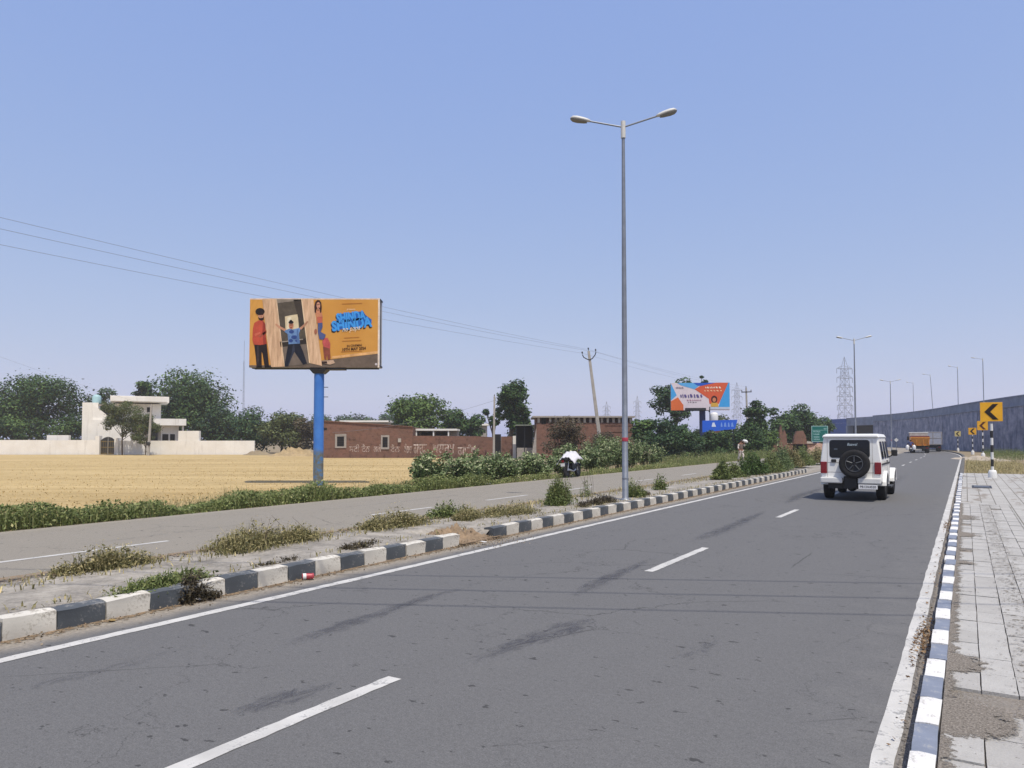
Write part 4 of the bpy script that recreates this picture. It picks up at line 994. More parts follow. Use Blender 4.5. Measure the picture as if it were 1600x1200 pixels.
# concrete electricity poles and wires
def elec_pole(name, H, r0=.15, r1=.09):
    o = empty(name)
    MB().hexa([(-r0, -r0 * .8, 0), (r0, -r0 * .8, 0), (r0, r0 * .8, 0), (-r0, r0 * .8, 0)], [(-r1, -r1 * .8, H), (r1, -r1 * .8, H), (r1, r1 * .8, H), (-r1, r1 * .8, H)]).build('pole', M['pole_conc'], o, bevel=.015)
    return o
def v_arm(o, H):
    MB().tube([(-.58, -.1, H - .28), (-.5, -.1, H - .5), (-.2, -.1, H - .72), (0, -.1, H - .78), (.22, -.1, H - .7), (.5, -.1, H - .42), (.6, -.1, H - .2)], .042, 6).build('cross_arm', M['dark'], o)
    for x, z in ((-.58, H - .26), (0, H + .02), (.6, H - .18)):
        MB().lathe([(.02, 0), (.02, .1), (.065, .12), (.05, .17), (.07, .2), (.045, .27), (0, .28)], c=(x, -.1 if x else 0, z), n=10).build('insulator', M['dark'], o)
PT = -27.2
pA = elec_pole('electricity_pole', 9.9, .17, .10); v_arm(pA, 9.9)
pA.location = road(PT, 57.9, -.45) + Vector((.62, 0, 0)); pA.rotation_euler = (0, R(-7.0), 0); tag(pA, 'leaning concrete power pole with curved dark cross-arm', 'power pole', 'power poles along the far verge')
pB = elec_pole('electricity_pole', 9.7, .17, .10); pB.location = road(PT, 110.3, -.4); pB.rotation_euler = (0, R(-1.5), 0)
MB().box(-.75, .75, -.14, -.06, 9.0, 9.14).build('cross_arm', M['dark'], pB)
for x in (-.68, 0, .68): MB().lathe([(.03, 0), (.07, .08), (.05, .16), (.07, .2), (0, .26)], c=(x, -.1 if x else 0, 9.14 if x else 9.7), n=8).build('insulator', M['dark'], pB)
tag(pB, 'upright power pole with straight cross-arm right of the far hoarding', 'power pole', 'power poles along the far verge')
pC = elec_pole('electricity_pole', 9.9, .17, .10); v_arm(pC, 9.9); pC.location = road(PT, 5.6, -.42)
tag(pC, 'power pole in the near end of the stubble field', 'power pole', 'power poles along the far verge')
pD = elec_pole('electricity_pole', 6.9, .13, .09); pD.location = (bx(771.5, 81.5), 81.5, -.4); pD.rotation_euler = (0, R(.6), 0); tag(pD, 'weathered power pole in front of the dark gateway of the brick wall', 'power pole')
MB().lathe([(.02, 0), (.05, .06), (.04, .12), (.05, .16), (0, .2)], c=(0, 0, 6.9), n=8).build('insulator', M['dark'], pD)
pE = elec_pole('electricity_pole', 6.6, .15, .1); pE.location = (bx(232.5, 96), 96, -.4); pE.rotation_euler = (0, R(2.5), 0); tag(pE, 'small leaning power pole before the white house wall', 'power pole')
MB().box(-.2, .2, -.2, -.08, 1.3, 1.75).build('meter_box', M['dark'], pE)
def wire(pts, label, sag=0.0, r=.0065, n=14):
    P_ = []
    for a, b in zip(pts[:-1], pts[1:]):
        a, b = Vector(a), Vector(b)
        for k in range(n):
            u = k / n; p = a.lerp(b, u); p.z -= sag * 4 * u * (1 - u); P_.append(p)
    P_.append(Vector(pts[-1])); return tag(MB().tube(P_, r, 4, False).build('overhead_wire', M['wire']), label, 'wire', 'overhead wires')
topA = pA.location + Vector((-1.21, 0, 9.83)); topB = pB.location + Vector((-.2, 0, 9.7)); topC = pC.location + Vector((0, 0, 9.95))
for i, (dx, dz, lab) in enumerate(((0, .12, 'topmost wire behind the orange hoarding'), (.6, -.1, 'lower wire behind the orange hoarding, on the road side'), (-.58, -.2, 'lower wire behind the orange hoarding, on the field side'))):
    off = Vector((dx, -.1 if dx else 0, dz)); wire([topC + off * 1.0 + Vector((0, 0, -.45 - (.35 if i else 0) - (.2 if i == 2 else 0))), topA + off], lab, .25)
    wire([topA + off, topB + off + Vector((0, 0, 0 if i == 0 else -.35))], lab.replace('behind the orange hoarding', 'running on from the leaning pole to the upright pole'), .3)
wire([(bx(-60, 60), 60, hz(536, 60)), pE.location + Vector((.3, -.1, 6.5))], 'service wire falling to the small pole before the white house', .25)
wire([pD.location + Vector((0, -.1, 6.4)), (qx(520), BY - .1, hz(676, BY))], 'slack service wire across the brick building front', .6, .012)
# the road-crossing line overhead: three wires whose shadows lie across the carriageway
for i, (za, ya, yb) in enumerate(((8.2, 6.6, 5.35), (8.4, 5.75, 4.35), (8.3, 5.05, 3.55))):
    tag(wire([(-19.0, ya + 1.2, za - .1), (13.5, yb - .4, za)], 'high wire crossing above both carriageways', .15, .014), group='wires crossing above the road')
for x, y, lab in ((-19.0, 7.6, 'power pole in the field carrying the road-crossing wires'), (13.5, 4.7, 'power pole beside the footpath carrying the road-crossing wires')):
    q = elec_pole('electricity_pole', 8.9); q.location = (x, y, -.42 if x < 0 else -.04); tag(q, lab, 'power pole'); q.rotation_euler = (0, 0, R(90))
    MB().box(-1.2, 1.0, -.16, -.06, 8.35, 8.47).build('cross_arm', M['dark'], q)

# chevron boards on striped posts
YEL = flat('chevron_yellow', (226, 168, 40), .95, .5, .12); CHB = flat('chevron_black', (38, 26, 20), .7); CHW = simple('post_white', (.66, .66, .64, 1), .6, var=.1)
def chevron(pos, size, H, label, tilt=0, pale=False, rz=-R(26), dark=CHB):
    o = tag(empty('chevron_sign', pos, rz), label, 'road sign', 'chevron signs on the bend')
    n = int(H / .3)
    for k in range(n): MB().tube([(0, 0, k * .3), (0, 0, k * .3 + .298)], .055, 10).build('post_stripe', (M['black'], CHW)[k % 2], o)
    MB().lathe([(.16, -.02), (.16, .35), (.12, .45), (.0, .45)], n=14).build('footing', CHW, o)
    h = size / 2; z = H + h * .55
    bd = MB().box(-h, h, -.075, -.06, z - h, z + h).build('board', YEL if not pale else flat('chevron_pale', (214, 196, 130), .9), o, bevel=.004)
    MB().prism([(-.62 * h, z), (.12 * h, z + .82 * h), (.62 * h, z + .82 * h), (-.1 * h, z), (.62 * h, z - .82 * h), (.12 * h, z - .82 * h)], -.085, -.079).build('arrow', dark, bd)
    if tilt: bd.rotation_euler = (0, 0, 0)
    return o
YB = 31.0
chevron((bx(1549, YB), YB, .0), .80, hz(658, YB) - .0 + .17, 'large yellow arrow board on a striped post by the footpath end')
chevron((bx(1535, 69), 69, -.03), .86, hz(671, 69) + .15, 'yellow arrow board on a thick-footed striped post past the dry grass', dark=flat('chevron_rust', (96, 42, 18), .8))
chevron((bx(1519, 84), 84, -.03), .78, hz(678, 84) + .12, 'small yellow arrow board against the flyover wall, on a slim post')
chevron((bx(1496, 104), 104, -.03), .74, hz(681, 104) + .12, 'pale round-cornered arrow board on the bend behind the lorries', pale=True)
# red triangle + white disc signs far left of the lorries
hs = tag(empty('hazard_sign', (bx(1400, 108), 108, -.03), -R(26)), 'small white diamond marker at the roadside left of the lorries', 'road sign')
MB().tube([(0, 0, 0), (0, 0, 2.2)], .04, 8).build('post', M['steel'], hs); MB().prism([(0, 1.35), (.3, 1.65), (0, 1.95), (-.3, 1.65)], -.07, -.05).build('board', CHW, hs)

# green direction sign
GY = 95.0; gk = GY / FPX
gs = tag(empty('direction_sign', (bx(1280.5, GY), GY, -.2), -R(8)), 'green direction board with white lettering beside the white jeep roof', 'road sign')
gz0 = hz(690, GY) + .2; gw_ = 24.5 * gk; gh = 24.5 * gk
bd = MB().box(-gw_ / 2, gw_ / 2, -.06, 0, gz0, gz0 + gh).build('board', flat('sign_green', (10, 104, 96), .9, .45), gs)
fr = MB()
for a in ((-gw_ / 2, gw_ / 2, gz0, gz0 + .06), (-gw_ / 2, gw_ / 2, gz0 + gh - .06, gz0 + gh), (-gw_ / 2, -gw_ / 2 + .06, gz0 + .06, gz0 + gh - .06), (gw_ / 2 - .06, gw_ / 2, gz0 + .06, gz0 + gh - .06)): fr.box(a[0], a[1], -.07, -.062, a[2], a[3])
SGW = flat('sign_white', (168, 208, 206), .9); fr.build('border', SGW, bd)
for s_, x, z, w, h in (('PATIALA', -.35, .64, .85, .15), ('SUNAM', -.42, .47, .7, .13), ('SANGRUR', -.40, .30, .72, .13), ('BARNALA', -.38, .15, .74, .12), ('22', .72, .48, .2, .15), ('9', .72, .18, .16, .17), ('NH 7', .7, .82, .4, .14)):
    place_text('sign_lettering', s_, SGW, bd, x * gw_ / 2, -.068, gz0 + z * gh, w * gw_ / 2, h * gh * .7, 0, bold=.02)
MB().add([(-gw_ / 2 + .1, -.066, gz0 + .72 * gh), (gw_ / 2 - .1, -.066, gz0 + .72 * gh), (gw_ / 2 - .1, -.066, gz0 + .735 * gh), (-gw_ / 2 + .1, -.066, gz0 + .735 * gh)], [(0, 1, 2, 3)]).build('rule', SGW, bd)
for x in (-gw_ * .36, gw_ * .36): MB().tube([(x, .06, 0), (x, .06, gz0 + gh + .12)], .055, 8).build('post', M['steel'], gs)

# ------------------------------------------------------------------ vehicles
def tyre(parent, c, r=.36, w=.22, name='wheel', rim=M['chrome'], axis='x', spokes=5, rim_dark=False):
    h = w / 2
    tp = [(r * .62, -h * .85), (r * .80, -h), (r * .94, -h * .92), (r, -h * .62), (r, h * .62), (r * .94, h * .92), (r * .8, h), (r * .62, h * .85)]
    wo_ = MB().lathe(tp, axis, c, 28).build('wheel' if name == 'wheel' else name, M['rubber'], parent)
    rm = MB().lathe([(0, -h * .35), (r * .28, -h * .4), (r * .56, -h * .55), (r * .63, -h * .8), (r * .64, h * .8), (r * .56, h * .55), (r * .28, h * .4), (0, h * .35)], axis, c, 24)
    rm.build('rim', rim, wo_)
    return wo_
jeep = empty('jeep', road(-2.80, 23.75, 0), -RD)
tag(jeep, 'white boxy jeep driving away with a spare wheel on its back door', 'jeep')
WC_ = M['white_car']
# local: x right, y forward, z up; origin under the rear axle... rear face at y=-0.95
def ring(y, wb, wm, wt, z0, zm, zt): return [(-wb, y, z0), (wb, y, z0), (wm, y, zm), (wt, y, zt), (-wt, y, zt), (-wm, y, zm)]
def loft(rings, close=True):
    n = len(rings[0]); V = [p for r in rings for p in r]; F = [(i * n + k, i * n + (k + 1) % n, (i + 1) * n + (k + 1) % n, (i + 1) * n + k) for i in range(len(rings) - 1) for k in range(n)]
    F += [tuple(range(n))[::-1], tuple(range((len(rings) - 1) * n, len(rings) * n))]; return MB().add(V, F)
body = loft([ring(-.95, .775, .79, .70, .56, 1.13, 1.80), ring(-.6, .785, .80, .71, .52, 1.13, 1.81), ring(1.25, .785, .80, .70, .46, 1.13, 1.80), ring(1.42, .785, .80, .69, .46, 1.13, 1.77)]).build('body', WC_, jeep, bevel=.035, seg=3)
loft([[(-.785, 1.425, .46), (.785, 1.425, .46), (.80, 1.425, 1.12), (-.80, 1.425, 1.12)], [(-.77, 2.0, .46), (.77, 2.0, .46), (.76, 2.0, 1.08), (-.76, 2.0, 1.08)], [(-.66, 3.1, .5), (.66, 3.1, .5), (.64, 3.1, 1.02), (-.64, 3.1, 1.02)]]).build('bonnet', WC_, jeep, bevel=.03)
loft([[(-.74, -1.0, 1.79), (.74, -1.0, 1.79), (.70, -1.0, 1.865), (-.70, -1.0, 1.865)], [(-.745, -.5, 1.80), (.745, -.5, 1.80), (.69, -.5, 1.90), (-.69, -.5, 1.90)], [(-.735, 1.2, 1.80), (.735, 1.2, 1.80), (.68, 1.2, 1.89), (-.68, 1.2, 1.89)], [(-.72, 1.48, 1.765), (.72, 1.48, 1.765), (.68, 1.48, 1.81), (-.68, 1.48, 1.81)]]).build('roof', WC_, jeep, bevel=.025, seg=3)
def rear_x(x, z): return x
def rear_panel(name, pts, y, mat, th=.012, parent=jeep, bevel=0):
    return MB().prism(pts, y - th, y).build(name, mat, parent, bevel=bevel)
def rrect(x0, x1, z0, z1, r=.06, n=4):
    P_ = []
    for cx_, cz_, a in ((x1 - r, z1 - r, 0), (x0 + r, z1 - r, 90), (x0 + r, z0 + r, 180), (x1 - r, z0 + r, 270)):
        for k in range(n + 1): th = R(a + 90 * k / n); P_.append((cx_ + r * math.cos(th), cz_ + r * math.sin(th)))
    return P_
rear_panel('window_seal', rrect(-.545, .505, 1.215, 1.725, .08), -.953, M['black'], .006)
rg = rear_panel('rear_window', rrect(-.52, .48, 1.24, 1.70, .07), -.960, M['glass'], .008)
place_text('window_sticker', 'Baawal', flat('sticker', (190, 206, 214), .8), rg, .06, -.9715, 1.60, .26, .075, 0, shear=.2, bold=.01)
MB().box(-.42, -.33, -.9715, -.970, 1.45, 1.48).build('window_sticker', flat('sticker_grey', (92, 104, 116)), rg)
dr = rear_panel('back_door', rrect(-.60, .555, .60, 1.76, .05), -.9515, WC_, .002)
for z_, in ((1.075,), (.80,)): rear_panel('panel_crease', [(-.62, z_), (.60, z_), (.60, z_ + .012), (-.62, z_ + .012)], -.9545, M['plaster'], .002)
for x_ in (-.605, .56): rear_panel('door_seam', [(x_, .62), (x_ + .008, .62), (x_ + .008, 1.74), (x_, 1.74)], -.9545, M['plaster'], .002)
rear_panel('door_handle', rrect(-.50, -.37, 1.09, 1.175, .02), -.9548, M['black'], .03, dr)
for sg in (-1, 1):
    x0, x1 = sorted((sg * .615, sg * .785)); tl = MB().box(x0, x1, -.985, -.952, .77, 1.10).build('tail_light', M['tail'], jeep, bevel=.012)
    MB().box(x0 + .02, x1 - .02, -.9895, -.9855, .78, .86).build('reflector', simple('dull_red', (0.2, .01, .015, 1), .4, var=.2), tl)
    b0, b1_ = sorted((sg * .78, sg * .20)); MB().box(b0, b1_, -1.12, -.94, .50, .665).build('bumper', simple('bumper_white_' + 'lr'[sg > 0], (.62, .62, .60, 1), .4, var=.1), jeep, bevel=.03)
MB().box(-.18, .18, -1.02, -.9, .36, .70).build('bumper_centre', M['black'], jeep, bevel=.02)
MB().prism([(-.2, .50), (.22, .50), (.08, .36), (-.02, .32), (-.12, .38)], -1.0, -.92).build('tow_hitch', M['black'], jeep)
MB().box(-.60, .60, -.9, 2.9, .34, .55).build('chassis', M['black'], jeep)
MB().tube([(-.68, 0, .36), (.68, 0, .36)], .07, 10).build('rear_axle', M['dark'], jeep); MB().lathe([(0, -.14), (.12, -.12), (.15, 0), (.12, .14), (0, .16)], 'y', (-.08, 0, .36), 14).build('differential', M['dark'], jeep)
pl = MB().box(.22, .70, -1.14, -1.125, .36, .485).build('number_plate', simple('plate_white', (.72, .72, .72, 1), .5, var=.05), jeep)
place_text('plate_lettering', 'PB13X4520', M['black'], pl, 0.46, -1.1415, .4225, .40, .065, bold=.02)
MB().box(.24, .68, -1.124, -1.0, .46, .498).build('plate_bracket', M['black'], jeep)
# spare wheel
sp = tyre(jeep, (.12, -1.09, 1.05), .40, .22, 'spare_wheel', M['black'], 'y')
m_ = MB()
for k in range(5):
    a = R(90 + 72 * k); c_, s_ = math.cos(a), math.sin(a)
    m_.tube([(.12 + .05 * c_, -1.17, 1.06 + .05 * s_), (.12 + .21 * c_, -1.165, 1.06 + .21 * s_)], .022, 6)
m_.lathe([(.21, -1.17), (.235, -1.185), (.225, -1.15)], 'y', (.12, 0, 1.06), 24)
m_.build('spokes', simple('alloy_dark', (.10, .105, .11, 1), .4, .6, var=.2), sp)
MB().tube([(.12, -1.0, 1.06), (.12, -.95, 1.06)], .1, 10).build('spare_bracket', M['black'], jeep)
for sg in (-1, 1):
    for yy in (0, 2.68):
        tyre(jeep, (sg * .70, yy, .365), .365, .25, 'wheel', M['chrome'], 'x')
        n = 12; arch = [(yy + .50 * math.cos(math.pi * k / n), .42 + .42 * math.sin(math.pi * k / n)) for k in range(n + 1)]
        inner = [(yy + .42 * math.cos(math.pi * k / n), .42 + .34 * math.sin(math.pi * k / n)) for k in range(n + 1)][::-1]
        x0, x1 = sorted((sg * .62, sg * .865)); MB().prism(arch + inner, x0, x1, 'x').build('wheel_arch', WC_, jeep, bevel=.015)
        x0, x1 = sorted((sg * .787, sg * .79)) if yy == 0 else sorted((sg * .70, sg * .78)); MB().prism([(yy + .41 * math.cos(math.pi * k / n), .42 + .33 * math.sin(math.pi * k / n)) for k in range(n + 1)] + [(yy - .41, .40), (yy + .41, .40)], sg * .70, sg * .7965, 'x').build('wheel_well', M['black'], jeep)
    def side(y, z, e=.004): w = .80 - (z - 1.13) * (.80 - .705) / (1.80 - 1.13); return (sg * (w + e), y, z)
    for y0, y1 in ((-.78, -.24), (-.0, .50), (.74, 1.24)):
        q = [side(y0, 1.19), side(y1, 1.19), side(y1 - .02, 1.68), side(y0 + .02, 1.68)]; q2 = [side(y0, 1.19, .012), side(y1, 1.19, .012), side(y1 - .02, 1.68, .012), side(y0 + .02, 1.68, .012)]
        MB().hexa(q, q2).build('side_window', M['glass'], jeep)
    x0, x1 = sorted((sg * .803, sg * .812)); MB().box(x0, x1, -.9, 1.4, 1.02, 1.07).build('side_moulding', M['black'], jeep)
    x0, x1 = sorted((sg * .80, sg * .92)); MB().box(x0, x1, .35, 1.35, .34, .38).build('side_step', M['black'], jeep)
    mr = MB().box(*sorted((sg * .86, sg * 1.03)), 1.28, 1.38, 1.24, 1.43).build('mirror', M['black'], jeep, bevel=.03); MB().tube([(sg * .78, 1.32, 1.2), (sg * .9, 1.32, 1.27)], .02, 6).build('mirror_arm', M['black'], jeep)
    for y_ in (.55,): MB().box(*sorted((sg * .803, sg * .83)), y_ - .1, y_ + .06, 1.10 - .01, 1.125).build('door_handle', M['black'], jeep)
    x0, x1 = sorted((sg * .801, sg * .8045)); m_ = MB()
    for y_ in (-.07, .64, 1.36): m_.box(x0, x1, y_, y_ + .012, .55, 1.12)
    m_.build('door_seam', M['plaster'], jeep)
MB().hexa([(-.66, 1.43, 1.14), (.66, 1.43, 1.14), (.66, 1.46, 1.14), (-.66, 1.46, 1.14)], [(-.6, 1.425, 1.70), (.6, 1.425, 1.70), (.6, 1.44, 1.70), (-.6, 1.44, 1.70)]).build('windscreen', M['glass'], jeep)
MB().box(-.62, .62, 3.08, 3.14, .55, .95).build('grille', M['black'], jeep); MB().box(-.8, .8, 3.12, 3.3, .45, .62).build('front_bumper', M['black'], jeep, bevel=.02)
for sg in (-1, 1): MB().lathe([(0, 3.16), (.1, 3.155), (.11, 3.1)], 'y', (sg * .5, 0, .82), 14).build('headlight', M['chrome'], jeep)

# lorries
ORG = simple('truck_orange', (.85, .36, .05, 1), .5, 0, .4, var=.25, scale=1.2)
def road_pos(t, s): return road(t + bend(s), s, 0)
def lorry(pos, rz, label, bodycol, box, top):
    o = tag(empty('lorry', pos, rz), label, 'truck', 'lorries on the bend')
    MB().box(-.42, .42, 0, 6.4, .62, .85).build('chassis', M['dark'], o)
    if box == 'tipper':
        b_ = MB(); b_.hexa([(-.98, -.7, .95), (.98, -.7, .95), (.98, 4.0, .95), (-.98, 4.0, .95)], [(-1.06, -.95, 1.95), (1.06, -.95, 1.95), (1.06, 4.0, 1.95), (-1.06, 4.0, 1.95)])
        bo = b_.build('tipper_body', bodycol, o, bevel=.02)
        m_ = MB()
        for x in (-1.0, -.4, .35, .95): m_.box(x - .035, x + .035, -.98, -.80, .97, 1.93)
        m_.box(-1.08, 1.08, -1.02, -.93, 1.86, 1.98); m_.box(-1.0, 1.0, -.80, -.70, .93, 1.03); m_.build('tail_ribs', simple('orange_dull', (.68, .27, .04, 1), .6, var=.3), bo)
        MB().box(-1.02, 1.02, -.75, 4.0, 1.952, 2.14).build('top_boards', simple('maroon_boards', (.16, .05, .04, 1), .7, var=.4), o)
        MB().box(-1.04, 1.04, 3.6, 4.1, 1.0, 2.5).build('headboard', simple('truck_cream', (.45, .42, .38, 1), .7, var=.3), o)
        cb = MB().box(-1.05, 1.05, 4.3, 6.2, .85, 2.55).build('cab', simple('cab_orange', (.46, .2, .06, 1), .5, var=.2), o, bevel=.06)
        MB().box(-1.12, 1.12, 4.2, 6.0, 2.552, 2.66).build('cab_roof', CHW, cb)
        MB().box(-1.0, 1.0, 4.28, 4.299, 2.05, 2.45).build('cab_back_window', M['glass'], cb)
    else:
        b_ = MB().box(-1.1, 1.1, -.9, 4.2, .95, 2.75).build('cargo_box', bodycol, o, bevel=.02)
        m_ = MB()
        for x in (-1.08, -.02, 1.04): m_.box(x - .03, x + .05, -.94, -.902, .97, 2.73)
        for z in (1.0, 1.85, 2.66): m_.box(-1.08, 1.08, -.925, -.903, z, z + .06)
        m_.build('door_frame', M['plaster'], b_)
        MB().box(-1.05, 1.05, 4.4, 6.2, .85, 2.4).build('cab', CHW, o, bevel=.06)
    MB().box(-.98, .98, -.78, -.66, .5, .72).build('rear_bar', M['dark'], o)
    for sg in (-1, 1):
        MB().box(*sorted((sg * .62, sg * .9)), -.80, -.782, .55, .70).build('tail_light', M['tail'], o)
        MB().box(*sorted((sg * .6, sg * 1.0)), -.55, -.53, .2, .8).build('mudflap', M['black'], o)
        for yy, dual in ((.35, True), (5.1, False)):
            tyre(o, (sg * (.78 if dual else .9), yy, .48), .48, .5 if dual else .26)
        MB().box(*sorted((sg * 1.08, sg * 1.32)), 5.9, 6.0, 1.6, 2.1).build('mirror', M['black'], o)
    return o
lorry(road_pos(-4.0, 106.2), -RD + R(4.5), 'orange tipper lorry driving away beside the milk motorcycle', ORG, 'tipper', None)
lorry(road_pos(-1.9, 118.6), -RD + R(6), 'grey box lorry ahead of the orange tipper', simple('truck_grey', (.33, .35, .42, 1), .6, var=.2), 'box', None)

# two-wheelers
def motorcycle(label, group=None, col=None):
    o = tag(empty('motorcycle'), label, 'motorcycle', group)
    for yy, w in ((0, .11), (1.27, .09)):
        wl = tyre(o, (0, yy, .30), .30, w, 'wheel', M['dark']); 
    c = col or M['black']
    MB().tube([(0, 1.27, .30), (0, 1.18, .55), (0, 1.02, .98)], [.035, .04, .035], 8).build('fork', M['chrome'], o)
    loft([[(-.12, .45, .70), (.12, .45, .70), (.10, .45, .86), (-.10, .45, .86)], [(-.15, .75, .68), (.15, .75, .68), (.13, .75, .95), (-.13, .75, .95)], [(-.09, 1.02, .72), (.09, 1.02, .72), (.07, 1.02, .94), (-.07, 1.02, .94)]]).build('fuel_tank', c, o, bevel=.03)
    loft([[(-.09, -.30, .82), (.09, -.30, .82), (.08, -.30, .90), (-.08, -.30, .90)], [(-.14, .1, .74), (.14, .1, .74), (.13, .1, .84), (-.13, .1, .84)], [(-.11, .48, .72), (.11, .48, .72), (.10, .48, .82), (-.10, .48, .82)]]).build('seat', M['black'], o, bevel=.025)
    MB().box(-.13, .13, .42, .85, .30, .66).build('engine', M['dark'], o, bevel=.03); MB().tube([(.14, .75, .35), (.17, .4, .27), (.17, -.15, .36)], [.03, .03, .05], 8).build('exhaust', M['chrome'], o)
    MB().tube([(-.36, .84, 1.02), (-.2, .96, 1.03), (0, 1.0, 1.0), (.2, .96, 1.03), (.36, .84, 1.02)], .016, 6).build('handlebar', M['dark'], o)
    MB().lathe([(0, 1.17), (.08, 1.155), (.095, 1.08), (.05, 1.0)], 'y', (0, 0, .90), 12).build('headlight', M['chrome'], o)
    n = 8
    for yc, r_, a0, a1 in ((0, .36, 50, 170), (1.27, .35, 20, 150)):
        pts = [(yc - r_ * math.cos(R(a0 + (a1 - a0) * k / n)), .30 + r_ * math.sin(R(a0 + (a1 - a0) * k / n))) for k in range(n + 1)]
        pts2 = [(yc - (r_ - .02) * math.cos(R(a0 + (a1 - a0) * k / n)), .30 + (r_ - .02) * math.sin(R(a0 + (a1 - a0) * k / n))) for k in range(n + 1)][::-1]
        MB().prism(pts + pts2, -.07, .07, 'x').build('mudguard', c, o)
    MB().box(-.05, .05, -.34, -.30, .70, .80).build('tail_light', M['tail'], o); MB().box(-.1, .1, -.36, -.345, .52, .66).build('number_plate', CHW, o)
    for sg in (-1, 1): MB().tube([(sg * .06, 0, .3), (sg * .1, .1, .72)], .025, 6).build('shock_absorber', M['chrome'], o); MB().tube([(sg * .28, .88, 1.03), (sg * .34, .86, 1.18)], .008, 5).build('mirror_stem', M['dark'], o); MB().lathe([(0, -.01), (.055, 0), (0, .012)], 'y', (sg * .34, .86, 1.2), 10).build('mirror', M['dark'], o)
    return o
mc = motorcycle('dark motorcycle parked on the verge under a draped white cloth', None, simple('bike_navy', (.015, .02, .05, 1), .3, 0, .5, var=.1))
mc.location = (bx(886, 33.4), 33.4, 0.0); mc.rotation_euler = (0, R(-6), R(-28))
# cloth draped over tank and handlebar, hanging unevenly
def cloth_mesh(nx=22, ny=20):
    V = []; F = []; r = np.random.default_rng(5)
    for j in range(ny + 1):
        for i in range(nx + 1):
            u = i / nx * 2 - 1; v = j / ny
            y = -.05 + 1.02 * v; x = u * (.52 - .1 * abs(v - .6)); a = abs(u)
            top = .92 + .18 * max(0, math.sin(v * 2.4)) + (.08 if .55 < v < .9 else 0)
            z = top - max(0, a - .32) ** 1.35 * (.50 if u > 0 else .62) + .025 * math.sin(9 * v + 5 * u) * a + .02 * math.sin(17 * u) + (0.05 * math.sin(6 * v) if a > .7 else 0)
            V.append((x, y, z))
    for j in range(ny):
        for i in range(nx): F.append((j * (nx + 1) + i, j * (nx + 1) + i + 1, (j + 1) * (nx + 1) + i + 1, (j + 1) * (nx + 1) + i))
    return MB().add(V, F, True)
cl = tag(cloth_mesh().build('draped_cloth', simple('white_cotton', (.56, .55, .58, 1), .9, var=.12)), 'crumpled white cloth hung over the parked motorcycle', 'cloth')
cl.location = mc.location; cl.rotation_euler = mc.rotation_euler
cl.modifiers.new('thick', 'SOLIDIFY').thickness = .012

def skin_body(name, joints, bones, mat, parent=None, root=0, sub=2):
    """joints: (x,y,z,rx,ry); one continuous surface grown over the skeleton"""
    me = bpy.data.meshes.new(name); me.from_pydata([j[:3] for j in joints], bones, [])
    o = link(name, me, mat, parent)
    sk = o.modifiers.new('skin', 'SKIN'); sk.use_smooth_shade = True
    lay = me.skin_vertices[0].data if me.skin_vertices else None
    if lay is None:
        bm = bmesh.new(); bm.from_mesh(me); L = bm.verts.layers.skin.verify(); bm.verts.ensure_lookup_table()
        for i, v in enumerate(bm.verts): v[L].radius = joints[i][3:5]; v[L].use_root = (i == root)
        bm.to_mesh(me); bm.free()
    else:
        for i, d in enumerate(lay): d.radius = joints[i][3:5]; d.use_root = (i == root)
    o.modifiers.new('sub', 'SUBSURF').levels = sub; o.modifiers['sub'].render_levels = sub
    return o
SKIN = simple('skin_brown', (.20, .10, .06, 1), .6, var=.1); HAIR = simple('hair_black', (.012, .011, .011, 1), .7, var=.1)
def add_fingers(parent, wrist, dirv, mat, side=1, curl=.5, k=1.0):
    d = Vector(dirv).normalized(); s_ = d.cross(Vector((0, 0, 1)) if abs(d.z) < .9 else Vector((0, 1, 0))).normalized() * side; up = s_.cross(d)
    for i, L in enumerate((.070, .082, .078, .062)):
        b = Vector(wrist) + d * .075 * k + s_ * (.027 - .018 * i) * k; m = b + (d * math.cos(curl) - up * math.sin(curl)) * L * .5 * k; t = m + (d * math.cos(curl * 2) - up * math.sin(curl * 2)) * L * .5 * k
        MB().tube([b - d * .02, b, m, t], [.010, .0095, .009, .007], 6).build('finger', mat, parent)
    b = Vector(wrist) + d * .03 * k + s_ * .03 * k; t = b + (d * .6 + s_ * .8 - up * .3) * .055 * k
    MB().tube([b - s_ * .015, b, (b + t) / 2 + d * .006, t], [.012, .012, .011, .008], 6).build('thumb', mat, parent)
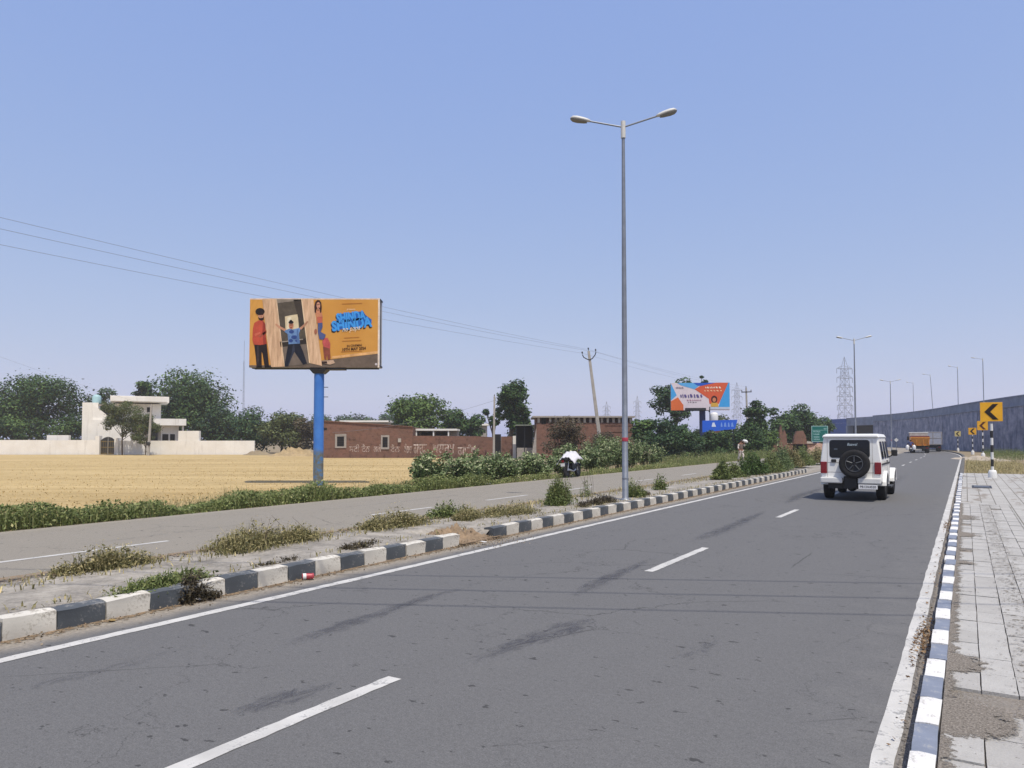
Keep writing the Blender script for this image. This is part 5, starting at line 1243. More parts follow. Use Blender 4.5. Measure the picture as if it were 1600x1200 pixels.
def head_parts(parent, c, fwd=-1, r=.1, hair=HAIR):
    """face towards +-y"""
    c = Vector(c); f = fwd
    for sg in (-1, 1):
        MB().lathe([(0, 0), (.011, .004), (0, .008)], 'y', (c.x + sg * .034, c.y + f * (r * .88) - (.004), c.z + .0), 8).build('eye', M['black'], parent)
        MB().lathe([(0, -.012), (.026, -.004), (.028, .006), (0, .012)], 'x', (c.x + sg * r * .80, c.y, c.z - .01), 8).build('ear', SKIN, parent)
    MB().hexa([(c.x - .016, c.y + f * r * .85, c.z - .035), (c.x + .016, c.y + f * r * .85, c.z - .035), (c.x + .012, c.y + f * r * 1.16, c.z - .03), (c.x - .012, c.y + f * r * 1.16, c.z - .03)], [(c.x - .008, c.y + f * r * .85, c.z + .012), (c.x + .008, c.y + f * r * .85, c.z + .012), (c.x + .006, c.y + f * r * .95, c.z + .012), (c.x - .006, c.y + f * r * .95, c.z + .012)]).build('nose', SKIN, parent)
    MB().box(c.x - .024, c.x + .024, min(c.y + f * r * .80, c.y + f * r * .93), max(c.y + f * r * .80, c.y + f * r * .93), c.z - .066, c.z - .056).build('mouth', simple('lip', (.16, .05, .04, 1), .5, var=0), parent)
    MB().lathe([(0, .125), (.05, .118), (.088, .08), (.103, .03), (.100, .0), (.085, -.03)], 'z', (c.x, c.y - f * .018, c.z + .005), 16).build('hair', hair, parent)

# person walking along the far road with a white sack on the shoulder
PY_ = 56.0
per = tag(empty('person', (bx(1157.5, PY_), PY_, 0), R(18)), 'person in pale trousers and brown waistcoat walking, a white sack on one shoulder', 'person')
J = [(0, 0, .92, .125, .10), (0, .0, 1.12, .125, .095), (0, .01, 1.32, .15, .10), (0, 0, 1.43, .10, .07), (0, -.01, 1.49, .052, .052), (0, -.02, 1.58, .082, .095), (0, -.02, 1.66, .075, .088),
     (.09, 0, .86, .095, .10), (.10, -.10, .48, .062, .065), (.10, -.02, .10, .042, .045), (.105, -.15, .045, .04, .032),
     (-.09, 0, .86, .095, .10), (-.10, .06, .47, .062, .065), (-.10, .24, .12, .042, .045), (-.105, .13, .05, .04, .03),
     (.19, 0, 1.38, .058, .058), (.30, -.04, 1.20, .045, .045), (.22, -.10, 1.42, .034, .034), (.17, -.10, 1.52, .036, .02),
     (-.19, 0, 1.38, .058, .058), (-.25, .02, 1.12, .045, .045), (-.24, -.10, .90, .034, .034), (-.23, -.14, .82, .038, .02)]
Bn = [(0, 1), (1, 2), (2, 3), (3, 4), (4, 5), (5, 6), (0, 7), (7, 8), (8, 9), (9, 10), (0, 11), (11, 12), (12, 13), (13, 14), (3, 15), (15, 16), (16, 17), (17, 18), (3, 19), (19, 20), (20, 21), (21, 22)]
skin_body('body', J, Bn, SKIN, per)
head_parts(per, (0, -.02, 1.60), -1)
add_fingers(per, (.17, -.10, 1.52), (-.2, 0, 1), SKIN, 1, .6); add_fingers(per, (-.23, -.14, .82), (0, -.3, -1), SKIN, -1, .35)
PALE = simple('pale_cotton', (.62, .55, .50, 1), .9, var=.15); BRNC = simple('brown_waistcoat', (.16, .12, .10, 1), .9, var=.3)
skin_body('trousers', [(0, 0, .95, .15, .12), (.095, 0, .84, .118, .12), (.10, -.10, .48, .092, .095), (.10, -.03, .14, .085, .085), (-.095, 0, .84, .118, .12), (-.10, .06, .47, .092, .095), (-.10, .22, .17, .085, .085)], [(0, 1), (1, 2), (2, 3), (0, 4), (4, 5), (5, 6)], PALE, per)
skin_body('waistcoat', [(0, 0, .93, .155, .125), (0, .0, 1.12, .15, .12), (0, .01, 1.32, .17, .122), (0, 0, 1.41, .13, .09)], [(0, 1), (1, 2), (2, 3)], BRNC, per)
for j in ((( .19, 0, 1.38, .072, .072), (.30, -.04, 1.20, .058, .058), (.25, -.08, 1.34, .05, .05)), ((-.19, 0, 1.38, .072, .072), (-.25, .02, 1.12, .058, .058), (-.245, -.05, 1.0, .052, .052))): skin_body('sleeve', list(j), [(0, 1), (1, 2)], PALE, per)
for x, y, rz_ in ((.105, -.10, 0), (-.105, .17, 0)): MB().hexa([(x - .045, y - .13, .0), (x + .045, y - .13, .0), (x + .04, y + .12, .0), (x - .04, y + .12, .0)], [(x - .035, y - .10, .06), (x + .035, y - .10, .06), (x + .035, y + .10, .09), (x - .035, y + .10, .09)]).build('shoe', M['black'], per, bevel=.015)
sk_ = tag(skin_body('sack', [(-.14, .06, 0, .10, .10), (0, .02, .06, .155, .13), (.16, 0, .02, .15, .13), (.30, .02, -.06, .09, .09)], [(0, 1), (1, 2), (2, 3)], simple('white_sack', (.70, .72, .70, 1), .85, var=.15)), 'bulging white sack carried on the walking person\'s shoulder', 'sack')
sk_.location = per.location + Vector((.27, .02, 1.56)); sk_.rotation_euler = (0, R(5), R(18))

# milk seller on a motorcycle beside the tipper
mk = copy_tree(mc); tag(mk, 'motorcycle with white cans slung at its sides beside the orange tipper', 'motorcycle')
mkp = road_pos(-5.05, 104.2); mk.location = mkp; mk.rotation_euler = (0, 0, -RD + R(4))
rider = tag(empty('person', mkp, -RD + R(4)), 'rider in a blue shirt astride the motorcycle with white cans', 'person')
BLS = simple('shirt_blue', (.035, .05, .17, 1), .85, var=.2); DKT = simple('trousers_dark', (.05, .05, .065, 1), .9, var=.2)
RJ = [(0, .28, .86, .135, .12), (0, .30, 1.05, .13, .105), (0, .36, 1.24, .155, .105), (0, .40, 1.35, .10, .075), (0, .42, 1.42, .052, .052), (0, .44, 1.51, .082, .095), (0, .44, 1.58, .074, .086),
      (.12, .32, .84, .09, .09), (.22, .72, .72, .066, .066), (.17, .55, .32, .045, .045), (.18, .68, .26, .04, .035), (-.12, .32, .84, .09, .09), (-.22, .72, .72, .066, .066), (-.17, .55, .32, .045, .045), (-.18, .68, .26, .04, .035),
      (.2, .40, 1.30, .056, .056), (.34, .56, 1.10, .044, .044), (.33, .80, 1.03, .034, .034), (.32, .86, 1.04, .036, .022), (-.2, .40, 1.30, .056, .056), (-.34, .56, 1.10, .044, .044), (-.33, .80, 1.03, .034, .034), (-.32, .86, 1.04, .036, .022)]
skin_body('body', RJ, Bn, SKIN, rider); head_parts(rider, (0, .44, 1.53), 1)
skin_body('shirt', [(0, .28, .88, .16, .14), (0, .30, 1.05, .155, .13), (0, .36, 1.24, .178, .13), (0, .39, 1.33, .13, .095), (.2, .40, 1.30, .075, .075), (.33, .55, 1.12, .06, .06), (-.2, .40, 1.30, .075, .075), (-.33, .55, 1.12, .06, .06)], [(0, 1), (1, 2), (2, 3), (3, 4), (4, 5), (3, 6), (6, 7)], BLS, rider)
skin_body('trousers', [(0, .27, .86, .15, .135), (.13, .34, .84, .11, .11), (.22, .72, .72, .085, .085), (.175, .57, .38, .065, .065), (-.13, .34, .84, .11, .11), (-.22, .72, .72, .085, .085), (-.175, .57, .38, .065, .065)], [(0, 1), (1, 2), (2, 3), (0, 4), (4, 5), (5, 6)], DKT, rider)
for sg in (-1, 1):
    add_fingers(rider, (sg * .33, .80, 1.035), (0, 1, .02), SKIN, sg, .7); MB().box(sg * .18 - .045, sg * .18 + .045, .55, .80, .20, .29).build('shoe', M['black'], rider, bevel=.02)
    cn = tag(MB().lathe([(0, 0), (.20, 0), (.21, .04), (.21, .42), (.17, .50), (.10, .53), (.10, .60), (0, .60)], n=18).build('milk_can', simple('can_white_' + 'lr'[sg > 0], (.68, .68, .69, 1), .45, .1, var=.1)), 'round white can slung on the %s side of the far motorcycle' % ('kerb' if sg > 0 else 'median'), 'can')
    cn.location = mkp + Vector((DC * sg * .36 - DS * .12, -DS * sg * .36 - DC * .12, .42))

# ------------------------------------------------------------------ vegetation
def tree(px, Y, top, hw, label, leaf='leaf_tree', n=5200, base=-.42, bottom=.10, size=.42, seed=0, clumps=30, open_=0.0, name='tree', cat='tree', trunk_r=None, group=None, depth=1.0, lean=0.0, upbias=.35):
    """crown spanning hw pixels either side of a bearing, its top at an elevation"""
    rng = np.random.default_rng(seed + 100); x0 = bx(px, Y); H = hz(top, Y) - base; rx = hw * Y / FPX
    zc0 = H * bottom; rz = (H - zc0) / 2; zc = zc0 + rz
    o = tag(empty(name, (x0, Y, base)), label, cat, group)
    # clump centres: mostly near the crown's surface, radius varied
    d = unit(rng.normal(size=(clumps, 3))); rad = rng.uniform(.12, .88, (clumps, 1)) ** .6
    C_ = d * rad * np.array([rx * .86, rx * .86 * depth, rz * .88]); C_[:, 2] += zc; C_[:, 0] += lean * (C_[:, 2] - zc0)
    cr = rng.uniform(.24, .46, clumps) * min(rx, rz) * (1.15 - .42 * open_)
    n = int(n * 1.5); w = cr ** 2; idx = rng.choice(clumps, n, p=w / w.sum())
    q = unit(rng.normal(size=(n, 3))) * (rng.uniform(.35, 1.0, (n, 1)) ** .6)
    out = unit(q); q = q * np.where(rng.random((n, 1)) < .07, 1.55, 1.0); P_ = C_[idx] + q * cr[idx][:, None] * np.array([1.15, 1.15, .8])
    V, Q = leaves(rng, P_, size, .6, upbias, out)
    tone = rng.normal(.45, .2, n) + (rng.normal(0, .16, clumps))[idx]
    me = np_mesh('crown', V, Q, tone); link('crown', me, M[leaf], o)
    tr = trunk_r or max(.06, H * .022); mb = MB()
    mb.tube([(0, 0, -.1), (lean * H * .1 + rng.normal() * .1, rng.normal() * .1, H * .25), (lean * H * .3, 0, zc)], [tr * 1.3, tr, tr * .55], 8)
    for i in np.argsort(-cr)[:min(clumps, 12)]:
        c = C_[i]; s0 = zc0 * .8 + (c[2] - zc0) * .3; a = Vector((lean * s0 * .5, 0, max(.1, s0))); b = Vector(c)
        m_ = a.lerp(b, .5) + Vector((rng.normal() * .12, rng.normal() * .12, .12)) * min(1, rx * .4); mb.tube([a, m_, b], [tr * .5, tr * .32, tr * .12], 5, False)
    mb.build('trunk', M['trunk'], o)
    return o
TG = 'trees behind the field'
tree(62, 126, 582, 74, 'broad dark tree filling the corner beside the white house', seed=1, n=8500, clumps=44, size=.5, group=TG)
tree(-35, 128, 590, 62, 'dark tree behind the outer end of the white boundary wall', seed=2, n=5000, size=.5, group=TG)
tree(20, 118, 650, 60, 'dark thicket behind the outer white wall', seed=71, n=3000, size=.4, bottom=.0, group=TG)
tree(108, 116, 648, 34, 'dark thicket beside the stair wall of the white house', seed=72, n=2200, size=.4, bottom=.0, group=TG)
tree(157, 132, 599, 24, 'small round-topped tree just behind the cyan water tank', seed=3, n=2400, clumps=16, size=.45, group=TG)
tree(284, 124, 572, 70, 'big domed dark tree rising over the white house roof', seed=4, n=9500, clumps=48, size=.5, bottom=.1, group=TG)
tree(222, 122, 590, 24, 'ragged tree crown leaning out left of the big domed tree', seed=5, n=2400, clumps=14, size=.45, open_=.6, bottom=.35, group=TG)
tree(345, 118, 632, 40, 'low dark tree behind the raised bay of the white wall', 'leaf_blue', seed=6, n=4200, bottom=.02, clumps=26, group=TG)
tree(392, 116, 634, 40, 'bushy tree with wispy top behind the end of the white wall', 'leaf_blue', seed=7, n=4200, bottom=.02, clumps=26, group=TG)
tree(440, 112, 641, 40, 'olive brown scrubby tree left of the blue hoarding pole', 'leaf_olive', seed=8, n=3600, bottom=.02, clumps=24, group=TG)
tree(478, 112, 650, 26, 'dry brownish scrub tree right behind the blue hoarding pole', 'leaf_brown', seed=9, n=2400, bottom=.02, clumps=16, group=TG)
for i, (px, tp, hw_) in enumerate(((440, 640, 40), (505, 645, 36), (548, 642, 34), (588, 645, 34), (622, 640, 30))):
    tree(px, 250, tp, hw_, 'far grey-green tree in the treeline beyond the brick building', 'leaf_blue', seed=20 + i, n=1500, clumps=16, size=.9, bottom=.1, group='far treeline')
tree(650, 101, 609, 46, 'full green tree behind the brick building roof', 'leaf_mid', seed=30, n=6500, clumps=36, bottom=.15, group='trees behind the brick building')
tree(704, 106, 632, 27, 'smaller green tree right of the full one behind the brick wall', 'leaf_tree', seed=31, n=2600, clumps=18, bottom=.1, group='trees behind the brick building')
tree(738, 108, 640, 22, 'dark low tree left of the tall narrow tree', 'leaf_tree', seed=32, n=2000, clumps=14, bottom=.1, group='trees behind the brick building')
tree(800, 96, 580, 27, 'tall narrow tree behind the gate of the brick wall', 'leaf_tree', seed=33, n=4200, clumps=26, bottom=.28, size=.4, open_=.3, group='trees behind the brick building')
tree(770, 97, 613, 15, 'thin side tree against the tall narrow tree', 'leaf_tree', seed=34, n=1200, clumps=10, size=.36, open_=.6, bottom=.25, group='trees behind the brick building')
tree(812, 98, 640, 22, 'bushy dark tree at the foot of the tall narrow tree', 'leaf_mid', seed=35, n=2000, clumps=14, bottom=.1, group='trees behind the brick building')
tree(884, 57, 641, 36, 'dry brown bush with bare twigs before the brick house', 'leaf_brown', seed=36, n=3000, clumps=22, bottom=.05, size=.17, open_=.5, group=None)
tree(945, 62, 672, 40, 'brown withered scrub below the brick house corner', 'leaf_brown', seed=37, n=2400, clumps=20, bottom=.0, size=.18, open_=.4)
tree(1056, 98, 580, 42, 'open-crowned tree with dark leaf tufts behind the far hoarding', 'leaf_blue', seed=40, n=2600, clumps=40, size=.42, open_=1.2, bottom=.3, group='trees around the far hoarding')
tree(1096, 100, 581, 14, 'thin leafy branch top above the far hoarding', 'leaf_blue', seed=41, n=500, clumps=9, size=.4, open_=1.2, bottom=.62, group='trees around the far hoarding')
tree(1002, 74, 644, 22, 'feathery dark tree just right of the lamp post', 'leaf_tree', seed=42, n=3200, clumps=20, bottom=.02, size=.28, group='trees around the far hoarding')
tree(1036, 72, 650, 34, 'dense feathery dark thicket below the far hoarding', 'leaf_blue', seed=43, n=5200, clumps=30, bottom=.0, size=.28, group='trees around the far hoarding')
tree(1072, 74, 658, 26, 'dark thicket at the foot of the far hoarding pole', 'leaf_blue', seed=44, n=3400, clumps=22, bottom=.0, size=.28, group='trees around the far hoarding')
tree(1118, 76, 672, 30, 'low glossy green shrubbery under the bright blue board', 'leaf_tree', seed=45, n=3600, clumps=24, bottom=.0, size=.26, group='trees around the far hoarding')
tree(1128, 120, 640, 24, 'rounded olive tree behind the white tank', 'leaf_olive', seed=46, n=1800, clumps=16, bottom=.1, group='trees around the far hoarding')
tree(1182, 92, 616, 22, 'dark tree wrapping the upright power pole', 'leaf_tree', seed=47, n=3200, clumps=20, bottom=.1, size=.36, group='trees around the far hoarding')
tree(1150, 112, 652, 34, 'green tree filling the gap between white tank and upright pole', 'leaf_mid', seed=53, n=2600, clumps=20, bottom=.02, group='trees around the far hoarding')
tree(1098, 104, 664, 34, 'low green trees behind the dark foot of the far hoarding', 'leaf_tree', seed=54, n=2400, clumps=18, bottom=.0, group='trees around the far hoarding')
tree(1168, 78, 660, 30, 'dark broad bush behind the walking person', 'leaf_tree', seed=48, n=4200, clumps=26, bottom=.0, size=.28, group='trees around the far hoarding')
tree(1222, 104, 630, 28, 'round dark tree over the shard of brick wall', 'leaf_tree', seed=49, n=3600, clumps=22, bottom=.12, group='trees around the far hoarding')
tree(1256, 108, 628, 28, 'round dark tree left of the green direction board', 'leaf_tree', seed=50, n=3600, clumps=22, bottom=.12, group='trees around the far hoarding')
tree(1284, 125, 648, 18, 'low tree topping out behind the green direction board', 'leaf_blue', seed=51, n=1600, clumps=12, bottom=.1, group='trees around the far hoarding')
tree(1200, 84, 668, 20, 'yellowish bush before the ruined brick stubs', 'leaf_mid', seed=52, n=1800, clumps=14, bottom=.0, size=.26)
tree(192, 98.5, 617, 44, 'airy feathery tree with a forked trunk by the house gate', 'leaf_olive', seed=60, n=6500, clumps=46, size=.20, open_=1.3, bottom=.24, group=None, trunk_r=.09)
tree(228, 98, 640, 24, 'thin feathery tree before the house porch', 'leaf_olive', seed=61, n=3000, clumps=24, size=.20, open_=1.0, bottom=.12, trunk_r=.07)

# milkweed hedge along the far road's edge: each bush a thing of its own
def bush(t, s, h, r, label, leaf='leaf_pale', n=1500, seed=0, size=.15, base=0.0, name='milkweed_bush', cat='bush', group=None, spikes=0):
    rng = np.random.default_rng(seed + 500); p = road(t + bend(s), s, base); o = tag(empty(name, p), label, cat, group)
    ns = max(6, int(14 * r)); mb = MB(); P_ = []
    for k in range(ns):
        a = rng.uniform(0, 6.28); d = r * math.sqrt(rng.uniform(.0, 1)) * .8; hh = h * rng.uniform(.6, 1.05) * (1.05 - .45 * (d / r) ** 2)
        b = Vector((d * math.cos(a) * .45, d * math.sin(a) * .45, 0)); tp = Vector((d * math.cos(a) * 1.15, d * math.sin(a) * 1.15, hh)); m_ = b.lerp(tp, .5) + Vector((0, 0, .08 * h))
        mb.tube([b, m_, tp], [.016, .012, .006], 4, False)
        m = n // ns; u = rng.uniform(.22, 1.0, m) ** .8
        q = np.array([list(b.lerp(tp, float(v))) for v in u]) + rng.normal(0, .11 * min(1, r), (m, 3)) * np.array([1, 1, .7]); P_.append(q)
    P_ = np.concatenate(P_); P_[:, 2] = np.abs(P_[:, 2]); V, Q = leaves(rng, P_, size, .58, .55)
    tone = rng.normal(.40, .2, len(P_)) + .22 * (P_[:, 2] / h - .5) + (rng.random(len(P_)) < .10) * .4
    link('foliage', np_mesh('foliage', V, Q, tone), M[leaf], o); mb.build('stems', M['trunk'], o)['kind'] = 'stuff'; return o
rb = random.Random(12)
hedge = [(-16.8, 21.4, 1.15, .75), (-17.3, 22.6, 1.45, .95), (-16.7, 23.6, 1.2, .9), (-17.4, 25.0, 1.35, 1.05), (-16.8, 26.1, 1.15, 1.0), (-17.5, 27.6, 1.2, 1.15), (-16.9, 29.0, 1.05, 1.05), (-17.6, 30.8, 1.2, 1.2),
         (-17.0, 32.6, 1.2, 1.05), (-17.8, 34.4, 1.5, 1.25), (-17.3, 36.4, 1.6, 1.2), (-17.9, 38.6, 2.05, 1.3), (-17.3, 40.6, 1.95, 1.2), (-18.2, 42.8, 2.1, 1.3), (-17.4, 44.8, 1.7, 1.2)]
where = ['first bush of the pale milkweed hedge, beside the open field', 'tall bush behind the first of the milkweed hedge', 'milkweed bush with a dark gap at the roadside, near the field end', 'tallest milkweed bush below the window of the brick building',
         'low milkweed bush spilling to the road below the wall lettering', 'milkweed bush below the middle of the wall lettering', 'yellowish milkweed bush right below the wall lettering', 'milkweed bush before the end of the wall lettering',
         'milkweed bush in front of the dark gateway', 'milkweed bush hiding the white pillar foot', 'milkweed bush just left of the parked motorcycle', 'tall milkweed bush behind the parked motorcycle',
         'milkweed bush right of the parked motorcycle', 'tall milkweed bush at the foot of the leaning pole', 'last bush of the milkweed hedge toward the lamp post']
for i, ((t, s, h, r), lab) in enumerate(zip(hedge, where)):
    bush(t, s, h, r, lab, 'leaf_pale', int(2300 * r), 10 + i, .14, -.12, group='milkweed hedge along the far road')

# roadside weeds: one mass of leaves and blades
def weed_strip(name, label, t0, t1, s0, s1, dens, h, mats, seed, base=-.05, tone=.45, leafy=.5, zslope=0.0):
    rng = np.random.default_rng(seed); A = abs(t1 - t0) * (s1 - s0); n = int(A * dens)
    t = rng.uniform(min(t0, t1), max(t0, t1), n); s = rng.uniform(s0, s1, n)
    # patchy growth
    ph = np.sin(s * .9 + seed) + np.sin(s * 2.3 + t * 1.7) * .7 + np.sin(s * 5.1 + 2 * t) * .4; hh = h * (1 + .28 * ph); hh = np.maximum(hh, .08)
    P_ = np.stack([t, s, base + 0 * t + zslope * (t - max(t0, t1))], 1)
    nb = int(n * (1 - leafy)); V1, Q1 = blades(rng, P_[:nb], hh[:nb], .7, .008)
    m = n - nb; k = 5; pos = np.repeat(P_[nb:], k, 0); pos[:, 2] += np.repeat(hh[nb:], k) * rng.uniform(.1, .95, m * k); pos[:, :2] += rng.normal(0, .06, (m * k, 2))
    V2, Q2 = leaves(rng, pos, min(.085, h * .2 + .02), .5, .4)
    V = np.concatenate([V1, V2]); Q = np.concatenate([Q1, Q2 + len(V1)]); tn = np.concatenate([rng.normal(tone + .06, .2, len(Q1)), rng.normal(tone, .2, len(Q2))])
    o = link(name, np_mesh(name, V, Q, tn), M[mats], None); o.rotation_euler = ROT; return tag(o, label, 'weeds', kind='stuff')
weed_strip('roadside_weeds', 'green weeds along the field side of the far road', -15.62, -17.4, -4, 24, 360, .42, 'leaf_weed', 1, -.03, .45, .5, .12)
weed_strip('roadside_weeds', 'straw-dry stalks among the green weeds by the field', -16.2, -18.2, -4, 24, 60, .48, 'leaf_tip', 9, -.1, .6, .1, .12)
weed_strip('roadside_weeds', 'low weeds at the foot of the milkweed hedge', -15.55, -16.4, 22, 46, 190, .28, 'leaf_weed', 2, -.03, .55, .5, .1)
weed_strip('roadside_weeds', 'green and brown weeds along the far road below the thicket', -15.6, -18.5, 46, 78, 55, .75, 'leaf_weed', 3, -.05, .42, .6, .1)
weed_strip('roadside_weeds', 'dry pale grass behind the weeds below the thicket', -18.5, -22, 42, 85, 14, .5, 'leaf_tip', 4, -.3, .55, .15)
weed_strip('dry_grass', 'dry straw grass past the end of the footpath', -.05, 3.2, 42, 66, 60, .28, 'leaf_tip', 5, -.03, .6, .1)
weed_strip('dry_grass', 'dark green weeds at the foot of the flyover wall', 1.6, 5.5, 70, 112, 12, .6, 'leaf_weed', 6, -.03, .25, .7)
# stubble of the field near the road, then sparser
rng = np.random.default_rng(77); PP = []
for (t0, t1, s0, s1, d) in ((-19, -17.3, -12, 21, 80), (-26, -19, -12, 34, 26), (-44, -26, -16, 50, 10), (-80, -44, -20, 70, 4)):
    n = int((t1 - t0) * (s1 - s0) * d); PP.append(np.stack([rng.uniform(t0, t1, n), rng.uniform(s0, s1, n), np.full(n, -.40)], 1))
PP = np.concatenate(PP); wx = PP[:, 0] * DC + PP[:, 1] * DS; wy = -PP[:, 0] * DS + PP[:, 1] * DC
keep = (wy > 5) & (wy < 82) & (wx > -.85 * wy - 6) & (wx < -.06 * wy + 1); PP = PP[keep]
hs_ = .03 + .045 * np.abs(np.sin(PP[:, 0] * 1.3 + .4 * np.sin(PP[:, 1] * .5))) ; V, Q = blades(rng, PP, hs_, 1.2, .018)
o = link('wheat_stubble', np_mesh('wheat_stubble', V, Q, rng.normal(.5, .2, len(Q))), M['straw']); o.rotation_euler = ROT; tag(o, 'dry golden stalks standing in the field', 'stubble', kind='stuff')

weed_strip('dry_grass', 'thin dry grass and dead stalks scattered over the median', -9.35, -8.5, 1.5, 41, 75, .10, 'leaf_tip', 7, .15, .55, .12)
weed_strip('dry_grass', 'short dry tufts along the back of the striped kerb', -7.75, -7.45, 1.5, 41, 60, .07, 'leaf_tip', 8, .15, .45, .2)
# clumps on the median
def clump(t, s, w, d, h, label, leaf='leaf_tip', n=900, seed=0, leafy=.25, base=.14, lean=.45, lsize=.05, name='weed_clump', cat='weeds', group='weed clumps on the median', stems=0, bw=.006):
    """low spreading tuft, w along the road and d across"""
    rng = np.random.default_rng(seed + 900); o = tag(empty(name, road(t, s, base), -RD), label, cat, group)
    nb_ = max(3, int(4 + 3 * w / max(d, .2))); cx_ = rng.uniform(-.34, .34, nb_) * d; cy_ = rng.uniform(-.42, .42, nb_) * w; sp_ = rng.uniform(.10, .24, nb_) * min(w, d * 1.6); ht_ = rng.uniform(.45, 1.15, nb_); ii = rng.integers(0, nb_, n)
    x = cx_[ii] + rng.normal(0, 1, n) * sp_[ii] * .7; y = cy_[ii] + rng.normal(0, 1, n) * sp_[ii]; r = np.clip(np.hypot(x / (d * .5), y / (w * .5)), 0, 1.2)
    hh = np.maximum(.02, h * (1.15 - .45 * r ** 2) * rng.uniform(.45, 1.15, n) * ht_[ii])
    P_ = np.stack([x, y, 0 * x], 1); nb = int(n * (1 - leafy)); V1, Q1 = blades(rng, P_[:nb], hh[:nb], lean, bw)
    k = 4; pos = np.repeat(P_[nb:], k, 0); pos[:, 2] += np.repeat(hh[nb:], k) * rng.uniform(.15, 1.0, len(pos)); pos[:, :2] += rng.normal(0, .03, (len(pos), 2)); V2, Q2 = leaves(rng, pos, lsize, .5, .4)
    # seed heads: pale flecks over the top
    m = n // 2; ti = rng.integers(0, n, m); top = P_[ti]; hz_ = hh[ti] * rng.uniform(.75, 1.2, m); top = top + np.stack([rng.normal(0, .03, m), rng.normal(0, .03, m), hz_], 1); V3, Q3 = leaves(rng, top, .022, .5, .2)
    V = np.concatenate([V1, V2, V3]); Q = np.concatenate([Q1, Q2 + len(V1), Q3 + len(V1) + len(V2)])
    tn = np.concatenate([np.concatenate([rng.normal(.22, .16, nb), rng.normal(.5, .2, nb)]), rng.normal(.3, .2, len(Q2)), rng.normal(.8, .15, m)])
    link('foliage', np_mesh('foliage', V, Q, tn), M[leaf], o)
    if stems:
        mb = MB()
        for k in range(stems):
            b = Vector((rng.normal() * d * .2, rng.normal() * w * .2, 0)); mb.tube([b, b + Vector((rng.normal() * .03, rng.normal() * .03, h * .6)), b + Vector((rng.normal() * .08, rng.normal() * .08, h * rng.uniform(.9, 1.25)))], [.005, .004, .002], 4, False)
        mb.build('stems', M['trunk'], o)['kind'] = 'stuff'
    return o
clump(-9.1, 5.15, 1.15, .42, .24, 'straw-tipped low tuft on the median, next to the broken kerb creeper', n=1500, seed=1)
clump(-7.42, 4.95, 1.0, .46, .15, 'dark creeper spilling over the near kerb onto the road', 'leaf_weed', n=1300, seed=2, leafy=.35)
cr_ = clump(-7.16, 5.05, .36, .22, .26, 'dry twiggy end of the creeper hanging down the kerb face', 'leaf_brown', n=900, seed=3, leafy=.4, base=.005, lean=.5)
clump(-9.0, 7.6, 1.9, .6, .34, 'broad yellow-topped weed tuft on the far side of the median', n=2600, seed=4, leafy=.3, stems=8)
clump(-9.0, 10.4, 1.7, .5, .28, 'yellow-green weed tuft beyond the broad yellow-topped one', n=2000, seed=5, leafy=.4, stems=4)
clump(-9.2, 12.3, 1.5, .4, .26, 'sparse grey-green weeds on the far median edge facing the kerb gap', 'leaf_weed', n=520, seed=6, leafy=.6, stems=10, lsize=.07)
clump(-7.7, 8.3, .95, .3, .10, 'flat brown dead weeds along the back of the near kerb', 'leaf_brown', n=420, seed=7)
clump(-7.6, 6.6, .8, .2, .07, 'small brown sprigs on the median behind the near kerb', 'leaf_brown', n=200, seed=8)
clump(-8.45, 12.0, .55, .55, .30, 'straw-coloured dry tuft at the kerb gap', n=900, seed=9, lean=.6)
clump(-8.4, 13.4, 1.7, .8, .22, 'straggling dry grass patch behind the start of the far kerb', n=1500, seed=10, leafy=.3, lean=.6)
clump(-8.4, 15.9, .75, .65, .68, 'tall feathery green weed bush on the median left of the lamp', 'leaf_weed', n=1900, seed=11, leafy=.75, lsize=.055, stems=16)
clump(-7.8, 16.6, 2.1, .35, .20, 'low brown-green weeds along the kerb before the lamp foot', 'leaf_brown', n=900, seed=12, leafy=.5)
clump(-7.85, 19.25, .55, .5, .45, 'grey-green weed tuft just right of the lamp foot', 'leaf_weed', n=600, seed=13, leafy=.7, stems=8)
clump(-8.9, 18.3, .3, .3, .6, 'thin bare-stemmed weed left of the lamp pole', 'leaf_weed', n=70, seed=14, leafy=.9, stems=6)
clump(-8.2, 22.2, .35, .35, .5, 'small dark weed standing alone past the lamp', 'leaf_weed', n=160, seed=15, leafy=.9, stems=6, lsize=.08)
clump(-7.9, 19.9, .8, .3, .18, 'brown dry weeds on the kerb past the lamp foot', 'leaf_brown', n=300, seed=16)
